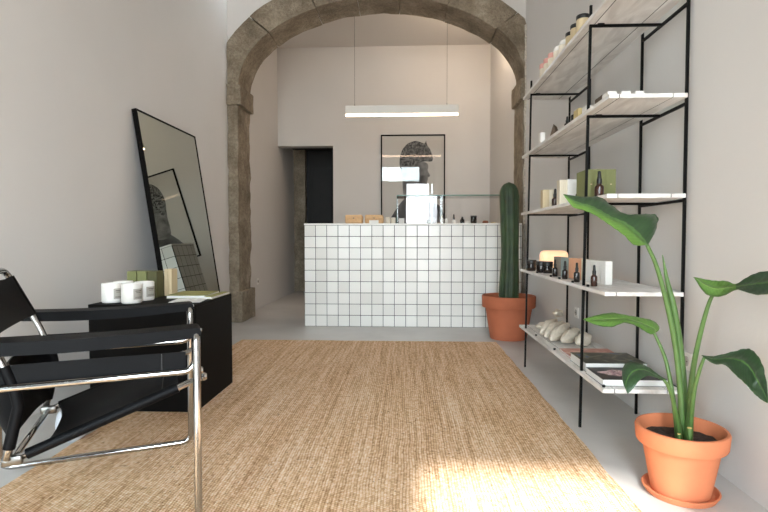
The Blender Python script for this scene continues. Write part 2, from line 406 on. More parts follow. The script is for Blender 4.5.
# ------------------------------------------------------------------ setting
XL, XR = -2.0, 1.26
YF, YB = -1.2, 7.9
def struct(name, bm, mat, smooth=False, parent=None, loc=None, rot=None):
    o = obj(name, bm, mat, parent, loc, smooth, rot)
    if parent is None: o['kind'] = 'structure'
    return o
struct('floor', bx(XL - .1, XR + .1, YF - .3, 10.2, -.1, 0), M['floor'])
struct('wall_left', bx(XL - .12, XL, YF, 10.2, 0, 4.15), M['wall'])
struct('wall_right', bx(XR, XR + .12, YF, 10.2, 0, 4.15), M['wall'])
struct('ceiling', bx(XL, XR, YF, 5.6, 4.15, 4.25), M['ceil'])
struct('ceiling_rear', bx(XL, XR, 6.09, YB, 3.87, 3.97), M['ceil'])
bm = nb(); box(bm, -1.14, XR, YB, YB + .2, 0, 3.87); box(bm, XL, -1.14, YB, YB + .2, 2.37, 3.87)
struct('wall_rear', bm, M['wall'])
# passage behind the opening in the rear wall, its unlit dark put into the colours
struct('wall_passage', bx(XL, XR, 10.0, 10.2, 0, 2.6), M['passage_dark'])
struct('ceiling_passage', bx(XL, XR, 8.1, 10.0, 2.5, 2.6), M['passage_dark'])
bm = bx(XL, -1.80, 9.0, 9.4, 0, 2.5); rough(bm, .02, 6, 3, maxlen=.08)
struct('stone_jamb', bm, M['stone'], True)
d2 = struct('added_dark_door', bx(-1.80, -.9, 9.15, 9.20, 0, 2.5), M['passage_dark'])  # dark door added so the opening stays black
struct('door_panel', bx(-1.70, -1.35, 9.135, 9.15, .3, 2.2, bevel=.006), M['passage_dark'], parent=d2)

# arch between the two rooms, turned a little against the side walls
ARC = -.0307
def ya(x): return 5.62 + ARC * (x + .37)
A_C, A_A, A_B, A_Z, A_W, TH = -.315, 1.565, .92, 2.64, .27, .44
bm = nb(); cols = []
N = 60
for i in range(N + 1):
    x = XL + (XR - XL) * i / N
    zl = A_Z + (A_B + A_W) * math.sqrt(max(0, 1 - ((x - A_C) / (A_A + A_W)) ** 2)) - .03
    y = ya(x) + .02
    cols.append([bm.verts.new(p) for p in [(x, y, zl), (x, y, 4.15), (x, y + TH - .04, 4.15), (x, y + TH - .04, zl)]])
for a, b in zip(cols, cols[1:]):
    for k in range(4): bm.faces.new([a[k], b[k], b[(k + 1) % 4], a[(k + 1) % 4]])
bm.faces.new(cols[0]); bm.faces.new(cols[-1][::-1])
struct('wall_arch', bm, M['wall'])
def ell(t, k): return (A_C + (A_A + k) * math.cos(t), A_Z + (A_B + k) * math.sin(t))
joints = [PI - .0] + [math.acos((x - A_C) / A_A) for x in (-1.53, -1.0, -.55, -.09, .43, .95)] + [0.0]
bm = nb()
for j, (t0, t1) in enumerate(zip(joints, joints[1:])):
    t0 -= .0038; t1 += .0038
    sub = nb(); n = 10; prev = None; off = random.uniform(-.006, .008); ko = random.uniform(-.01, .012)
    nr = 4
    grid = []
    for i in range(n + 1):
        t = t0 + (t1 - t0) * i / n
        ring = []
        for k in range(nr + 1):
            x, z = ell(t, ko + (A_W - ko) * k / nr); x = min(max(x, XL), XR)
            ring.append((x, ya(x) - off, z))
        for k in range(nr, -1, -1):
            x, z = ell(t, ko + (A_W - ko) * k / nr); x = min(max(x, XL), XR)
            ring.append((x, ya(x) + TH, z))
        # middle of the soffit
        for f in (.75, .5, .25):
            x, z = ell(t, ko); x = min(max(x, XL), XR); ring.append((x, ya(x) - off + TH * f, z))
        grid.append([bm.verts.new(p) for p in ring])
    L = len(grid[0])
    for a, b in zip(grid, grid[1:]):
        for k in range(L): bm.faces.new([a[k], b[k], b[(k + 1) % L], a[(k + 1) % L]])
    bm.faces.new(grid[0][::-1]); bm.faces.new(grid[-1])
bmesh.ops.recalc_face_normals(bm, faces=bm.faces[:])
bmesh.ops.dissolve_degenerate(bm, dist=1e-5, edges=bm.edges[:])
rough(bm, .011, 5, 1, maxlen=.07)
for v in bm.verts: v.co.x = min(max(v.co.x, XL), XR)
struct('stone_arch', bm, M['stone'], True)
def pillar(name, x0, x1, seed, dx, side, amp=.018):
    yy = ya((x0 + x1) / 2)
    bm = bx(x0, x1, yy, yy + TH, .33, 2.43); rough(bm, amp, 5.5, seed, maxlen=.06)
    for v in bm.verts: v.co.x = min(max(v.co.x, XL), XR)
    p = struct(name, bm, M['stone'], True)
    def blk(nm, z0, z1, s2, dx=dx):
        a0, a1 = (x0, x1 + dx) if side < 0 else (x0 - dx, x1)
        bm = bx(a0, a1, yy - dx * .7, yy + TH + .01, z0, z1, bevel=.008); rough(bm, .009, 7, s2, maxlen=.06)
        for v in bm.verts: v.co.x = min(max(v.co.x, XL), XR); v.co.z = max(v.co.z, 0)
        struct(nm, bm, M['stone'], True, parent=p)
    blk('base_block', 0, .35, seed + 1, dx if side < 0 else .005); blk('capital', 2.43, 2.65, seed + 2)
    return p
pillar('pillar_left', XL, -1.885, 11, .045, -1)
pillar('pillar_right', 1.232, XR, 21, .03, 1, .006)
bm = bx(1.246, XR, ya(1.26) - .03, ya(1.26) + .0, .02, 3.2); rough(bm, .013, 14, 5, maxlen=.05)
for v in bm.verts: v.co.x = min(v.co.x, XR); v.co.z = max(v.co.z, 0)
struct('trim_1', bm, M['plaster_rough'], True)

# front of the shop, behind the camera: door, fanlight and a slatted side panel
bm = nb(); y0, y1 = YF - .2, YF
OX0, OX1, OZ = -1.75, .92, 3.4
box(bm, XL, OX0, y0, y1, 0, 4.15); box(bm, OX1, XR, y0, y1, 0, 4.15); box(bm, OX0, OX1, y0, y1, OZ, 4.15)
struct('wall_front', bm, M['wall'])
bm = nb()
for a in [(OX0, OX0 + .07, 0, OZ), (OX1 - .07, OX1, 0, OZ), (-.14, -.07, 0, 2.75), (.72, .79, 0, 2.75), (-.92, -.84, 2.83, OZ - .07), (.4, .48, 2.83, OZ - .07)]:
    box(bm, a[0], a[1], y0 + .05, y1 - .06, a[2], a[3])
box(bm, OX0 + .07, OX1 - .07, y0 + .05, y1 - .06, OZ - .07, OZ); box(bm, OX0 + .07, OX1 - .07, y0 + .05, y1 - .06, 2.75, 2.83)
box(bm, .48, OX1 - .07, y0 + .05, y1 - .06, 2.83, OZ - .07)
wf = struct('window_1', bm, M['frame_dark'])
bm = nb(); k = 2.25
x = OX0 + .09
while x < -.2:
    box(bm, x, x + .05, y0 + .09, y1 - .09, 2.25, 2.72); x += .085
box(bm, OX0 + .07, -.14, y0 + .08, y1 - .08, 2.18, 2.25); box(bm, OX0 + .07, -.14, y0 + .06, y0 + .07, 2.25, 2.75)  # solid backing added behind the slats to stop sun reaching the rug
box(bm, -.87, -.14, y0 + .08, y1 - .08, .02, 2.18)
struct('slat_panel', bm, M['shade_grey'], parent=wf)
bm = nb(); box(bm, OX0 + .07, -.87, y0 + .1, y1 - .095, .03, 2.18); box(bm, .79, OX1 - .07, y0 + .1, y1 - .095, .03, 2.75); box(bm, OX0 + .07, .40, y0 + .1, y1 - .095, 2.83, OZ - .07)
struct('pane', bm, M['door_glass'], parent=wf)
struct('sun_blocker', bx(-1.9, 1.2, y0 - .85, y0, 3.42, 3.46), M['shade_grey'])  # unseen slab added outside to keep direct sun off the fanlight
d1 = struct('door_1', bx(-.07, -.02, y1 - .75, y1 - .04, .01, 2.74), M['frame_dark'])   # leaf folded open into the street

# small wall fittings
def socket(label, loc, rz, hole=True):
    t = thing('wall_socket', label, 'socket', loc, rz)
    obj('plate', bx(-.04, .04, -.010, 0, -.04, .04, bevel=.003), M['white_gloss'], t)
    bm = lt([(.022, 0), (.022, .004)], 20); bmesh.ops.rotate(bm, verts=bm.verts[:], matrix=Matrix.Rotation(PI / 2, 3, 'X')); bmesh.ops.translate(bm, verts=bm.verts[:], vec=(0, -.009, 0))
    s = obj('socket_ring', bm, M['gold_mid'], t)
    for dx in (-.009, .009):
        bm = lt([(.003, 0), (.003, .003)], 8); bmesh.ops.rotate(bm, verts=bm.verts[:], matrix=Matrix.Rotation(PI / 2, 3, 'X')); bmesh.ops.translate(bm, verts=bm.verts[:], vec=(dx, -.0125, 0))
        obj('contact_hole', bm, M['black_plastic'], s)
socket('small white wall socket low on the wall just past the left stone pillar', (XL, 6.75, .37), PI / 2)
socket('white wall socket behind the chrome chair arms on the left wall', (XL, 2.63, .37), PI / 2)
socket('white wall socket behind the cream cloth bundles under the shelves', (XR, 3.83, .40), -PI / 2)
socket('white wall socket half hidden behind the green leaf stems', (XR, 2.33, .40), -PI / 2)

# ------------------------------------------------------------------ rug
RZ = .012
bm = nb(); X0, X1, Y0, Y1 = -1.53, .81, .55, 4.66
nx, ny = 46, 82; top = []
for j in range(ny + 1):
    row = []
    for i in range(nx + 1):
        x = X0 + (X1 - X0) * i / nx; y = Y0 + (Y1 - Y0) * j / ny
        ex = .008 * noise.noise((x * 2, y * 6, 0)) if i in (0, nx) else 0; ey = .008 * noise.noise((x * 6, y, 3)) if j in (0, ny) else 0
        z = RZ if 0 < i < nx and 0 < j < ny else RZ * .65
        row.append(bm.verts.new((x + ex, y + ey, z)))
    top.append(row)
for j in range(ny):
    for i in range(nx): bm.faces.new([top[j][i], top[j][i + 1], top[j + 1][i + 1], top[j + 1][i]])
es = [e for e in bm.edges if e.is_boundary]
r = bmesh.ops.extrude_edge_only(bm, edges=es)
for v in r['geom']:
    if isinstance(v, bmesh.types.BMVert): v.co.z = .0005
tag(obj('jute_rug', bm, M['jute']), 'large natural jute rug with long woven stripes on the concrete floor', 'rug')

# ------------------------------------------------------------------ counter
CX0, CX1, CY0, CY1, CZ = -1.1, 1.205, 5.45, 6.02, 1.088
ct = thing('sales_counter', 'long sales counter clad in square white tiles with dark grout', 'counter', (CX0, CY0, 0))
L, D = CX1 - CX0, CY1 - CY0
obj('tiled_front', bx(0, L, 0, .02, 0, CZ), M['tile_front'], ct)
obj('tiled_end', bx(0, .02, .02, D, 0, CZ), M['tile_side'], ct)
obj('carcass', bx(.02, L, .02, D, 0, CZ), M['white_card'], ct)
obj('countertop', bx(-.004, L + .002, -.004, D, CZ, CZ + .018, bevel=.003), M['white_gloss'], ct)
CT = CZ + .018

# glass display case on the counter
GX0, GX1, GY0, GY1, GH = -.11, 1.19, 5.52, 5.98, .305
gc = thing('glass_display_case', 'low clear glass display case with green edges on the tiled counter', 'display case', (GX0, GY0, CT))
w, d = GX1 - GX0, GY1 - GY0; g = .006
obj('front_pane', bx(0, w, 0, g, 0, GH - g), M['glass'], gc)
obj('side_pane', bx(0, g, g, d - g, 0, GH - g), M['glass'], gc)
obj('side_pane', bx(w - g, w, g, d - g, 0, GH - g), M['glass'], gc)
obj('top_pane', bx(0, w, 0, d, GH - g, GH), M['glass'], gc)
bm = nb(); box(bm, -.001, w + .001, -.002, 0, GH - .009, GH + .001); box(bm, -.002, -.001, 0, d, GH - .008, GH + .001); box(bm, w + .001, w + .002, 0, d, GH - .008, GH + .001)
obj('top_edge', bm, M['glass_edge'], gc)
for x in (-.001, w - .004): obj('corner_edge', bx(x, x + .005, -.0015, -.0005, 0, GH - .01), M['glass_edge'], gc)

# things on and in the counter
def pouch(label, x, y, w, group, card):
    t = thing('leather_pouch', label, 'pouch', (x, y, CT), 0, group)
    bm = bx(-w / 2, w / 2, -.05, .05, 0, .095, bevel=.018, seg=3)
    for v in bm.verts: v.co.y *= 1 - v.co.z * 4; v.co.z += .008 * math.sin(v.co.x * 40)* (v.co.z > .05)
    obj('body', bm, M['tan_leather'], t, smooth=True)
    obj('flap', bx(-w / 2 + .004, w / 2 - .004, -.052, -.040, .048, .09, bevel=.004), M['tan_leather'], t)
    obj('button', lt([(.006, .0), (.006, .004)], 10), M['label_ink'], t, loc=(0, -.052, .058), rot=(PI / 2, 0, 0))
    if card: obj('price_card', bx(-.05, .05, -.075, -.070, 0, .035), M['white_card'], t)
pouch('tan leather pouch at the left end of the tiled counter', -.575, 5.56, .19, 'tan pouches on the counter', False)
pouch('tan leather pouch with white card leaning before it, beside the picture edge', -.355, 5.56, .2, 'tan pouches on the counter', True)
def cup(name, label, cat, x, y, z, r, h, mat, group=None, lid=None):
    t = thing(name, label, cat, (x, y, z), 0, group)
    obj('body', lt([(r * .82, 0), (r * .95, h * .1), (r, h * .5), (r, h * .97), (r * .93, h), (r * .88, h * .9), (0.001, h * .88)], 20, cap1=False), mat, t, smooth=True)
    if lid: obj('lid', lt([(r * 1.02, h), (r * 1.04, h + .004), (r * 1.04, h + lid[1]), (r * .98, h + lid[1] + .003)], 20), lid[0], t, smooth=True)
    return t
cup('cream_cup', 'small cream cup on the counter, nearer the tan pouches', 'cup', -.205, 5.56, CT, .026, .07, M['cloth'], 'cream cups on the counter')
cup('cream_cup', 'small cream cup on the counter, touching the glass case corner side', 'cup', -.150, 5.56, CT, .026, .066, M['cloth'], 'cream cups on the counter')
tag(obj('white_carton', bx(-.03, .03, -.02, .02, 0, .06, bevel=.002), M['white_card'], loc=(-.06, 5.62, CT)), 'small white carton inside the left corner of the glass case', 'box')
def bottle(label, loc, r, h, capf=.42, body=None, group=None, capm=None, pump=False):
    t = thing('dropper_bottle', label, 'bottle', loc, 0, group)
    hb = h * (1 - capf)
    obj('body', lt([(r * .9, 0), (r, h * .03), (r, hb * .78), (r * .93, hb * .86), (r * .5, hb * .97), (r * .46, hb)], 20), body or M['amber'], t, smooth=True)
    obj('cap', lt([(r * .56, hb), (r * .56, hb + h * capf * .38), (r * .42, hb + h * capf * .42), (r * .36, h * .96), (r * .22, h)], 16), capm or M['black_plastic'], t, smooth=True)
    return t
ball = obj('dark_soap', lt([(.001, 0), (.018, .004), (.027, .018), (.027, .032), (.016, .046), (.001, .05)], 18, cap0=False, cap1=False), M['cactus'], loc=(.235, 5.72, CT), smooth=True)
tag(ball, 'dark green round soap in the glass case below the portrait', 'soap')
tag(obj('dark_soap', bx(-.022, .022, -.016, .016, 0, .022, bevel=.006), M['dark_amber'], loc=(.30, 5.68, CT)), 'small dark soap bar right of the green round soap', 'soap')
tag(obj('clay_dish', lt([(.016, 0), (.026, .012), (.024, .014), (.004, .006)], 18), M['beige_card'], loc=(.345, 5.70, CT), smooth=True), 'tiny beige dish between soap bar and white bottles', 'dish')
bottle('white bottle in glass case, left one of a close pair', (.385, 5.70, CT), .018, .10, .35, M['white_gloss'], 'white bottles in the case', M['beige_card'])
bottle('white bottle in glass case, right one of a close pair', (.432, 5.70, CT), .018, .095, .35, M['white_gloss'], 'white bottles in the case', M['gold_mid'])
bottle('slim white bottle with dark top alone in the glass case', (.515, 5.68, CT), .02, .105, .55, M['white_gloss'], None, M['dark_amber'])
bottle('brown bottle beside the low white cup in the glass case', (.61, 5.70, CT), .024, .08, .3, M['dark_amber'])
cup('white_cup', 'low white cup between brown bottle and dark jar in the case', 'cup', .665, 5.66, CT, .028, .03, M['white_gloss'])
cup('dark_jar', 'dark jar with tan foot in the middle right of the glass case', 'jar', .735, 5.70, CT, .034, .075, M['dark_amber'], None, (M['black_plastic'], .012))
tag(obj('clay_dish', lt([(.03, 0), (.034, .02), (.024, .034), (.006, .036)], 18), M['rust'], loc=(.86, 5.68, CT), smooth=True), 'red brown clay lump at the right of the glass case', 'dish')
tag(obj('clay_dish', lt([(.022, 0), (.03, .012), (.024, .02), (.006, .022)], 18), M['beige_card'], loc=(.95, 5.70, CT), smooth=True), 'small beige dish nearest the cactus in the glass case', 'dish')

# ------------------------------------------------------------------ pendant light
pl = thing('linear_pendant', 'long white linear pendant light hung over the counter', 'pendant light', (-.067, 6.3, 2.44))
PW = .688
obj('housing', bx(-PW, PW, -.03, .03, .02, .122, bevel=.004), M['lampbody'], pl)
obj('diffuser', bx(-PW + .004, PW - .004, -.027, .027, 0, .02, bevel=.004), M['diffuser'], pl)
for x in (-.575, .548):
    obj('cable', tb([(x, 0, .122), (x, 0, 1.40)], .0022, 6), M['label_ink'], pl)
    obj('cable_grip', lt([(.006, .122), (.006, .138), (.003, .144)], 10, cx=x), M['chrome'], pl)
    obj('ceiling_cup', lt([(.03, 1.405), (.03, 1.43)], 16, cx=x), M['lampbody'], pl)

# added warm spotlight, unseen above the arch, to warm and brighten the rear room
def added_spot(x, y, zc, power, label):
    t = thing('added_spotlight', label, 'spotlight', (x, y, zc))
    obj('housing', lt([(.035, -.12), (.045, -.11), (.045, 0)], 20), M['lampbody'], t, smooth=True)
    obj('bulb', lt([(.001, -.125), (.03, -.122), (.034, -.115)], 16, cap0=False), M['diffuser'], t, smooth=True)
    l = bpy.data.lights.new('added_warm_light', 'POINT'); l.energy = power; l.color = (1, .80, .60); l.shadow_soft_size = .04
    o = bpy.data.objects.new('added_warm_light', l); C.objects.link(o); o.location = (x, y, zc - .19)
added_spot(.75, 6.45, 3.87, 13, 'added unseen warm ceiling spotlight in the rear room above the glass case')

# ------------------------------------------------------------------ portrait on the rear wall
PX0, PX1, PZ0, PZ1 = -.401, .578, 1.1, 2.525
pf = thing('framed_portrait', 'large black framed portrait print with glass on the rear wall', 'picture', ((PX0 + PX1) / 2, YB, PZ0))
pw, ph = (PX1 - PX0) / 2, PZ1 - PZ0; f = .018
bm = nb(); box(bm, -pw, -pw + f, -.035, 0, 0, ph); box(bm, pw - f, pw, -.035, 0, 0, ph); box(bm, -pw + f, pw - f, -.035, 0, 0, f); box(bm, -pw + f, pw - f, -.035, 0, ph - f, ph)
obj('frame', bm, M['black_satin'], pf)
pr = obj('print', bx(-pw + f, pw - f, -.012, -.004, f, ph - f), M['ink_paper'], pf)
def flat(name, pts, y, mat, n=6):
    pts = catmull([(p[0], 0, p[1]) for p in pts], n, closed=True)
    bm = nb(); vs = [bm.verts.new((p.x, y, p.z)) for p in pts]; fc = bm.faces.new(vs)
    ex = bmesh.ops.extrude_face_region(bm, geom=[fc])
    for v in ex['geom']:
        if isinstance(v, bmesh.types.BMVert): v.co.y += .0012
    bmesh.ops.triangulate(bm, faces=bm.faces[:]); return obj(name, bm, mat, pr)
# a head in profile, hair piled and curly, shoulders below (inks of a print, local to the sheet)
flat('printed_garment', [(-.34, .03), (-.30, .22), (-.16, .42), (-.04, .50), (.10, .50), (.22, .43), (.36, .37), (.43, .30), (.455, .03)], -.0136, M['ink_cloth'])
flat('printed_face', [(-.12, .44), (-.16, .72), (-.17, .95), (.02, 1.02), (.20, 1.0), (.235, .94), (.225, .88), (.262, .80), (.225, .775), (.235, .74), (.215, .72), (.215, .66), (.17, .63), (.10, .60), (.10, .44)], -.0150, M['ink_face'])
flat('printed_hair', [(-.18, .86), (-.205, 1.02), (-.17, 1.18), (-.08, 1.29), (.04, 1.33), (.13, 1.305), (.175, 1.29), (.20, 1.33), (.215, 1.27), (.27, 1.18), (.305, 1.06), (.27, 1.015), (.18, 1.02), (.08, .99), (.04, .93), (-.02, .90), (-.05, .82), (-.12, .78)], -.0164, M['ink_hair'])
obj('picture_glass', bx(-pw + f, pw - f, -.026, -.022, f, ph - f), M['art_glass'], pf)

# ------------------------------------------------------------------ leaning mirror
tilt = math.atan(.217 / 1.44)
MY0, MY1, ML = 3.655, 4.695, 1.905
mr = thing('leaning_mirror', 'tall black framed mirror leaning against the left wall', 'mirror', (XL + .04 + ML * math.sin(tilt), (MY0 + MY1) / 2, .006))
mr.rotation_euler = (0, -tilt, 0)
hw = (MY1 - MY0) / 2; ft = .012
bm = nb(); box(bm, -.035, 0, -hw, -hw + ft, 0, ML); box(bm, -.035, 0, hw - ft, hw, 0, ML); box(bm, -.035, 0, -hw + ft, hw - ft, 0, ft); box(bm, -.035, 0, -hw + ft, hw - ft, ML - ft, ML)
obj('frame', bm, M['black_satin'], mr)
obj('mirror_glass', bx(-.010, -.004, -hw + ft, hw - ft, ft, ML - ft), M['mirror'], mr)
obj('backing', bx(-.032, -.010, -hw + ft, hw - ft, ft, ML - ft), M['black_satin'], mr)

# ------------------------------------------------------------------ black cabinet
KX0, KX1, KY0, KY1, KZ = -1.715, -1.132, 2.67, 3.25, .592
kb = thing('black_cabinet', 'low matt black cabinet cube between the chair and the mirror', 'cabinet', (KX0, KY0, RZ))
w, d, h = KX1 - KX0, KY1 - KY0, KZ - RZ
obj('body', bx(0, w, .018, d, 0, h - .018), M['black_satin'], kb)
obj('front_panel', bx(.002, w - .002, 0, .018, .003, h - .020, bevel=.001), M['black_satin'], kb)
obj('top_panel', bx(0, w, 0, d, h - .018, h, bevel=.0015), M['black_satin'], kb)
def candle(label, x, y, rot):
    x = fx(x, y) - .02
    t = thing('candle_jar', label, 'candle', (x, y, KZ), rot, 'white candle jars on the cabinet')
    r, hh = .053, .107
    obj('jar', lt([(r * .9, 0), (r * .98, .004), (r, .012), (r, hh - .004), (r * .97, hh), (r * .9, hh - .004), (r * .88, hh - .02), (.001, hh - .021)], 36, cap1=False), M['white_gloss'], t, smooth=True)
    bm = nb(); n = 10; a0, a1 = -.55, .55
    A = [[bm.verts.new((rr * math.cos(a0 + (a1 - a0) * i / n), rr * math.sin(a0 + (a1 - a0) * i / n), z)) for z in (.022, .08)] for i in range(n + 1) for rr in (r + .0006,)]
    for a, b in zip(A, A[1:]): bm.faces.new([a[0], b[0], b[1], a[1]])
    lb = obj('label', bm, M['gold_mid'], t, smooth=True); lb['label'] = 'grey paper label'
    for z0, z1, s in ((.066, .07, .35), (.058, .061, .28), (.034, .036, .4), (.029, .031, .4)):
        bm = nb(); B = [[bm.verts.new(((r + .0012) * math.cos(-s + 2 * s * i / 6), (r + .0012) * math.sin(-s + 2 * s * i / 6), z)) for z in (z0, z1)] for i in range(7)]
        for a, b in zip(B, B[1:]): bm.faces.new([a[0], b[0], b[1], a[1]])
        obj('print_line', bm, M['label_ink'], lb)
candle('white candle jar at the left front of four on the black cabinet', -1.585, 2.775, -.35)
candle('white candle jar at the right front of four on the black cabinet', -1.468, 2.755, -.35)
candle('white candle jar at the left back, mostly hidden behind the front two', -1.592, 2.90, -.35)
candle('white candle jar at the right back, nearest the olive cartons', -1.465, 2.885, -.35)
for i, (x, lb) in enumerate([(-1.645, 'olive carton upright on the cabinet, leftmost of three'), (-1.585, 'olive carton upright on the cabinet, middle of three'), (-1.525, 'olive carton upright on the cabinet, rightmost of three')]):
    t = thing('product_carton', lb, 'box', (fx(x, 3.0), 3.0, KZ), 0, 'olive cartons on the cabinet')
    obj('body', bx(0, .056, 0, .09, 0, .158, bevel=.0015), M['olive_dark'] if i == 2 else M['olive'], t)
for i, (x, lb) in enumerate([(-1.462, 'narrow beige carton standing against the olive cartons'), (-1.43, 'narrow beige carton, outer one, beside the olive magazines')]):
    tag(obj('beige_carton', bx(0, .023, 0, .08, 0, .165, bevel=.0015), M['beige_card'], loc=(-1.502 + (x + 1.462) * .76, 3.10, KZ)), lb, 'box', 'beige cartons on the cabinet')
def slab(name, x0, x1, y0, y1, z, th, cov, label, cat, rz=0, group=None, pages=None, extra=None):
    cx, cy = (x0 + x1) / 2, (y0 + y1) / 2; t = thing(name, label, cat, (cx, cy, z), rz, group); hw, hd = (x1 - x0) / 2, (y1 - y0) / 2
    obj('back_cover', bx(-hw, hw, -hd, hd, 0, .0015), M['paper'] if pages else cov, t)
    obj('pages', bx(-hw + .002, hw - .002, -hd + .002, hd - .002, .0015, th - .0015), pages or M['paper'], t)
    cv = obj('front_cover', bx(-hw, hw, -hd, hd, th - .0015, th), cov, t)
    if extra: extra(cv, hw, hd, th)
    return t
slab('magazine', -1.43, -1.20, 2.965, 3.235, KZ, .018, M['olive_mag'], 'olive green magazine flat on the cabinet, the larger left one', 'magazine', .05)
slab('magazine', -1.19, -1.138, 2.94, 3.235, KZ, .014, M['olive_mag'], 'narrow olive booklet at the right edge of the cabinet', 'booklet', -.0)
tag(obj('paper_sheet', bx(-.085, .085, -.085, .085, 0, .003), M['paper'], loc=(-1.245, 2.86, KZ), rot=(0, 0, .12)), 'white paper sheet on the front corner of the cabinet', 'paper')

# ------------------------------------------------------------------ chrome and leather armchair
ch = thing('tubular_armchair', 'chrome tubular armchair with black leather slings, in front of the cabinet', 'armchair', (-1.150, 1.769, RZ), math.radians(25))
R, W, WI, DX, ZA, ZS = .0118, .3775, .2725, .36, .650 - RZ, .505 - RZ
WR = .247
def rail_z(x): return .464 - RZ + (x - .352) * .363
for s in (-1, 1):
    loop = [(-DX, s * W, R), (DX, s * W, R), (DX, s * W, ZA), (DX, s * WI, ZA), (DX, s * WI, ZS), (-DX, s * WI, ZS), (-DX, s * WI, ZA), (-DX, s * W, ZA)]
    fr = obj('side_frame', tb(fillet(loop, .045, closed=True), R, 12, closed=True), M['chrome'], ch, smooth='full')
    # arm: a leather band looped over the two short cross tubes
    prof = []; n = 10; rr = .0155
    for k in range(n + 1): a = -PI / 2 + PI * k / n; prof.append((DX + rr * math.cos(a), ZA + rr * math.sin(a)))
    for k in range(1, 12): t = k / 12; prof.append((DX - 2 * DX * t, ZA + rr - .010 * math.sin(PI * t)))
    for k in range(n + 1): a = PI / 2 + PI * k / n; prof.append((-DX + rr * math.cos(a), ZA + rr * math.sin(a)))
    for k in range(1, 12): t = k / 12; prof.append((-DX + 2 * DX * t, ZA - rr - .018 * math.sin(PI * t)))
    bm = nb(); ya0, ya1 = s * (WI + .006), s * (W - .004)
    A = [bm.verts.new((x, ya0, z)) for x, z in prof]; B = [bm.verts.new((x, ya1, z)) for x, z in prof]
    for k in range(len(prof)): bm.faces.new([A[k], A[(k + 1) % len(prof)], B[(k + 1) % len(prof)], B[k]])
    bm.faces.new(A[::-1]); bm.faces.new(B)
    arm = obj('arm_sling', bm, M['leather'], ch, smooth=True)
    obj('arm_screw', lt([(.006, 0), (.006, .004), (.003, .006)], 10), M['chrome'], arm, loc=(DX + .013, s * (WI + W) / 2, ZA), rot=(0, PI / 2, 0))
    rail = obj('seat_rail', tb([(.385, s * WR, rail_z(.385)), (.0, s * WR, rail_z(0)), (-.185, s * WR, rail_z(-.185))], R * .95, 12), M['chrome'], ch, smooth='full')
    obj('end_cap', lt([(.013, 0), (.014, .006), (.010, .014)], 12), M['chrome'], fr, loc=(DX + .01, s * WI, ZS), rot=(0, PI / 2, 0))
    obj('end_cap', lt([(.013, 0), (.014, .006), (.010, .014)], 12), M['chrome'], rail, loc=(.383, s * WR, rail_z(.385)), rot=(0, PI / 2, 0))
    obj('clamp', bx(-.19, -.135, s * WR - .014, s * WR + .014, rail_z(-.165) - .014, rail_z(-.165) + .016, bevel=.006), M['dark_chrome'], rail, smooth=True)
def sheet(bm, G, th, nrm):
    n = Vector(nrm).normalized() * th
    A = [[bm.verts.new(Vector(p)) for p in r] for r in G]; B = [[bm.verts.new(Vector(p) - n) for p in r] for r in G]
    a, b = len(G), len(G[0])
    for i in range(a - 1):
        for j in range(b - 1):
            bm.faces.new([A[i][j], A[i + 1][j], A[i + 1][j + 1], A[i][j + 1]]); bm.faces.new([B[i][j], B[i][j + 1], B[i + 1][j + 1], B[i + 1][j]])
    for i in range(a - 1):
        bm.faces.new([A[i][0], B[i][0], B[i + 1][0], A[i + 1][0]]); bm.faces.new([A[i][-1], A[i + 1][-1], B[i + 1][-1], B[i][-1]])
    for j in range(b - 1):
        bm.faces.new([A[0][j], A[0][j + 1], B[0][j + 1], B[0][j]]); bm.faces.new([A[-1][j], B[-1][j], B[-1][j + 1], A[-1][j + 1]])
# seat sling wrapped round both rails, sagging in the middle
SF, SR = .305, -.125
for s in (-1, 1):   # flat leather band that runs above the middle tube
    G = [[(-.33 + .66 * k / 20, s * (WI - .002 - .006 * math.sin(PI * k / 20)), z) for k in range(21)] for z in (ZS + .006, ZS + .03, ZS + .066)]
    bm = nb(); sheet(bm, G, .004, (0, s, 0)); sd = obj('side_sling', bm, M['leather'], ch, smooth=True)
    obj('sling_hem', bx(.255, .2575, s * WI - .0015, s * WI + .0065, ZS + .008, ZS + .064), M['black_plastic'], sd)
bm = nb(); nx, ny = 16, 16; G = []
for i in range(nx + 1):
    x = SF + (SR - SF) * i / nx; row = []
    for j in range(ny + 1):
        u = -1 + 2 * j / ny; y = WR * u
        sag = .05 * (1 - u * u) * (.35 + .65 * i / nx); xx = x + (.035 * (1 - u * u) if i == nx else 0)
        row.append((xx, y, rail_z(x) + .0165 - sag))
    G.append(row)
sheet(bm, G, .004, (0, 0, 1)); seat = obj('seat_sling', bm, M['leather'], ch, smooth=True)
for s in (-1, 1):
    obj('rail_wrap', tb([(SF, s * WR, rail_z(SF)), (SR, s * WR, rail_z(SR))], .0168, 12), M['leather'], seat, smooth=True)
obj('seat_seam', tb([(SF - .05, -WR * .98 + 2 * WR * .98 * k / 12, rail_z(SF - .05) + .018 - .05 * (1 - (-1 + k / 6) ** 2) * .44) for k in range(13)], .0014, 6), M['black_plastic'], seat)
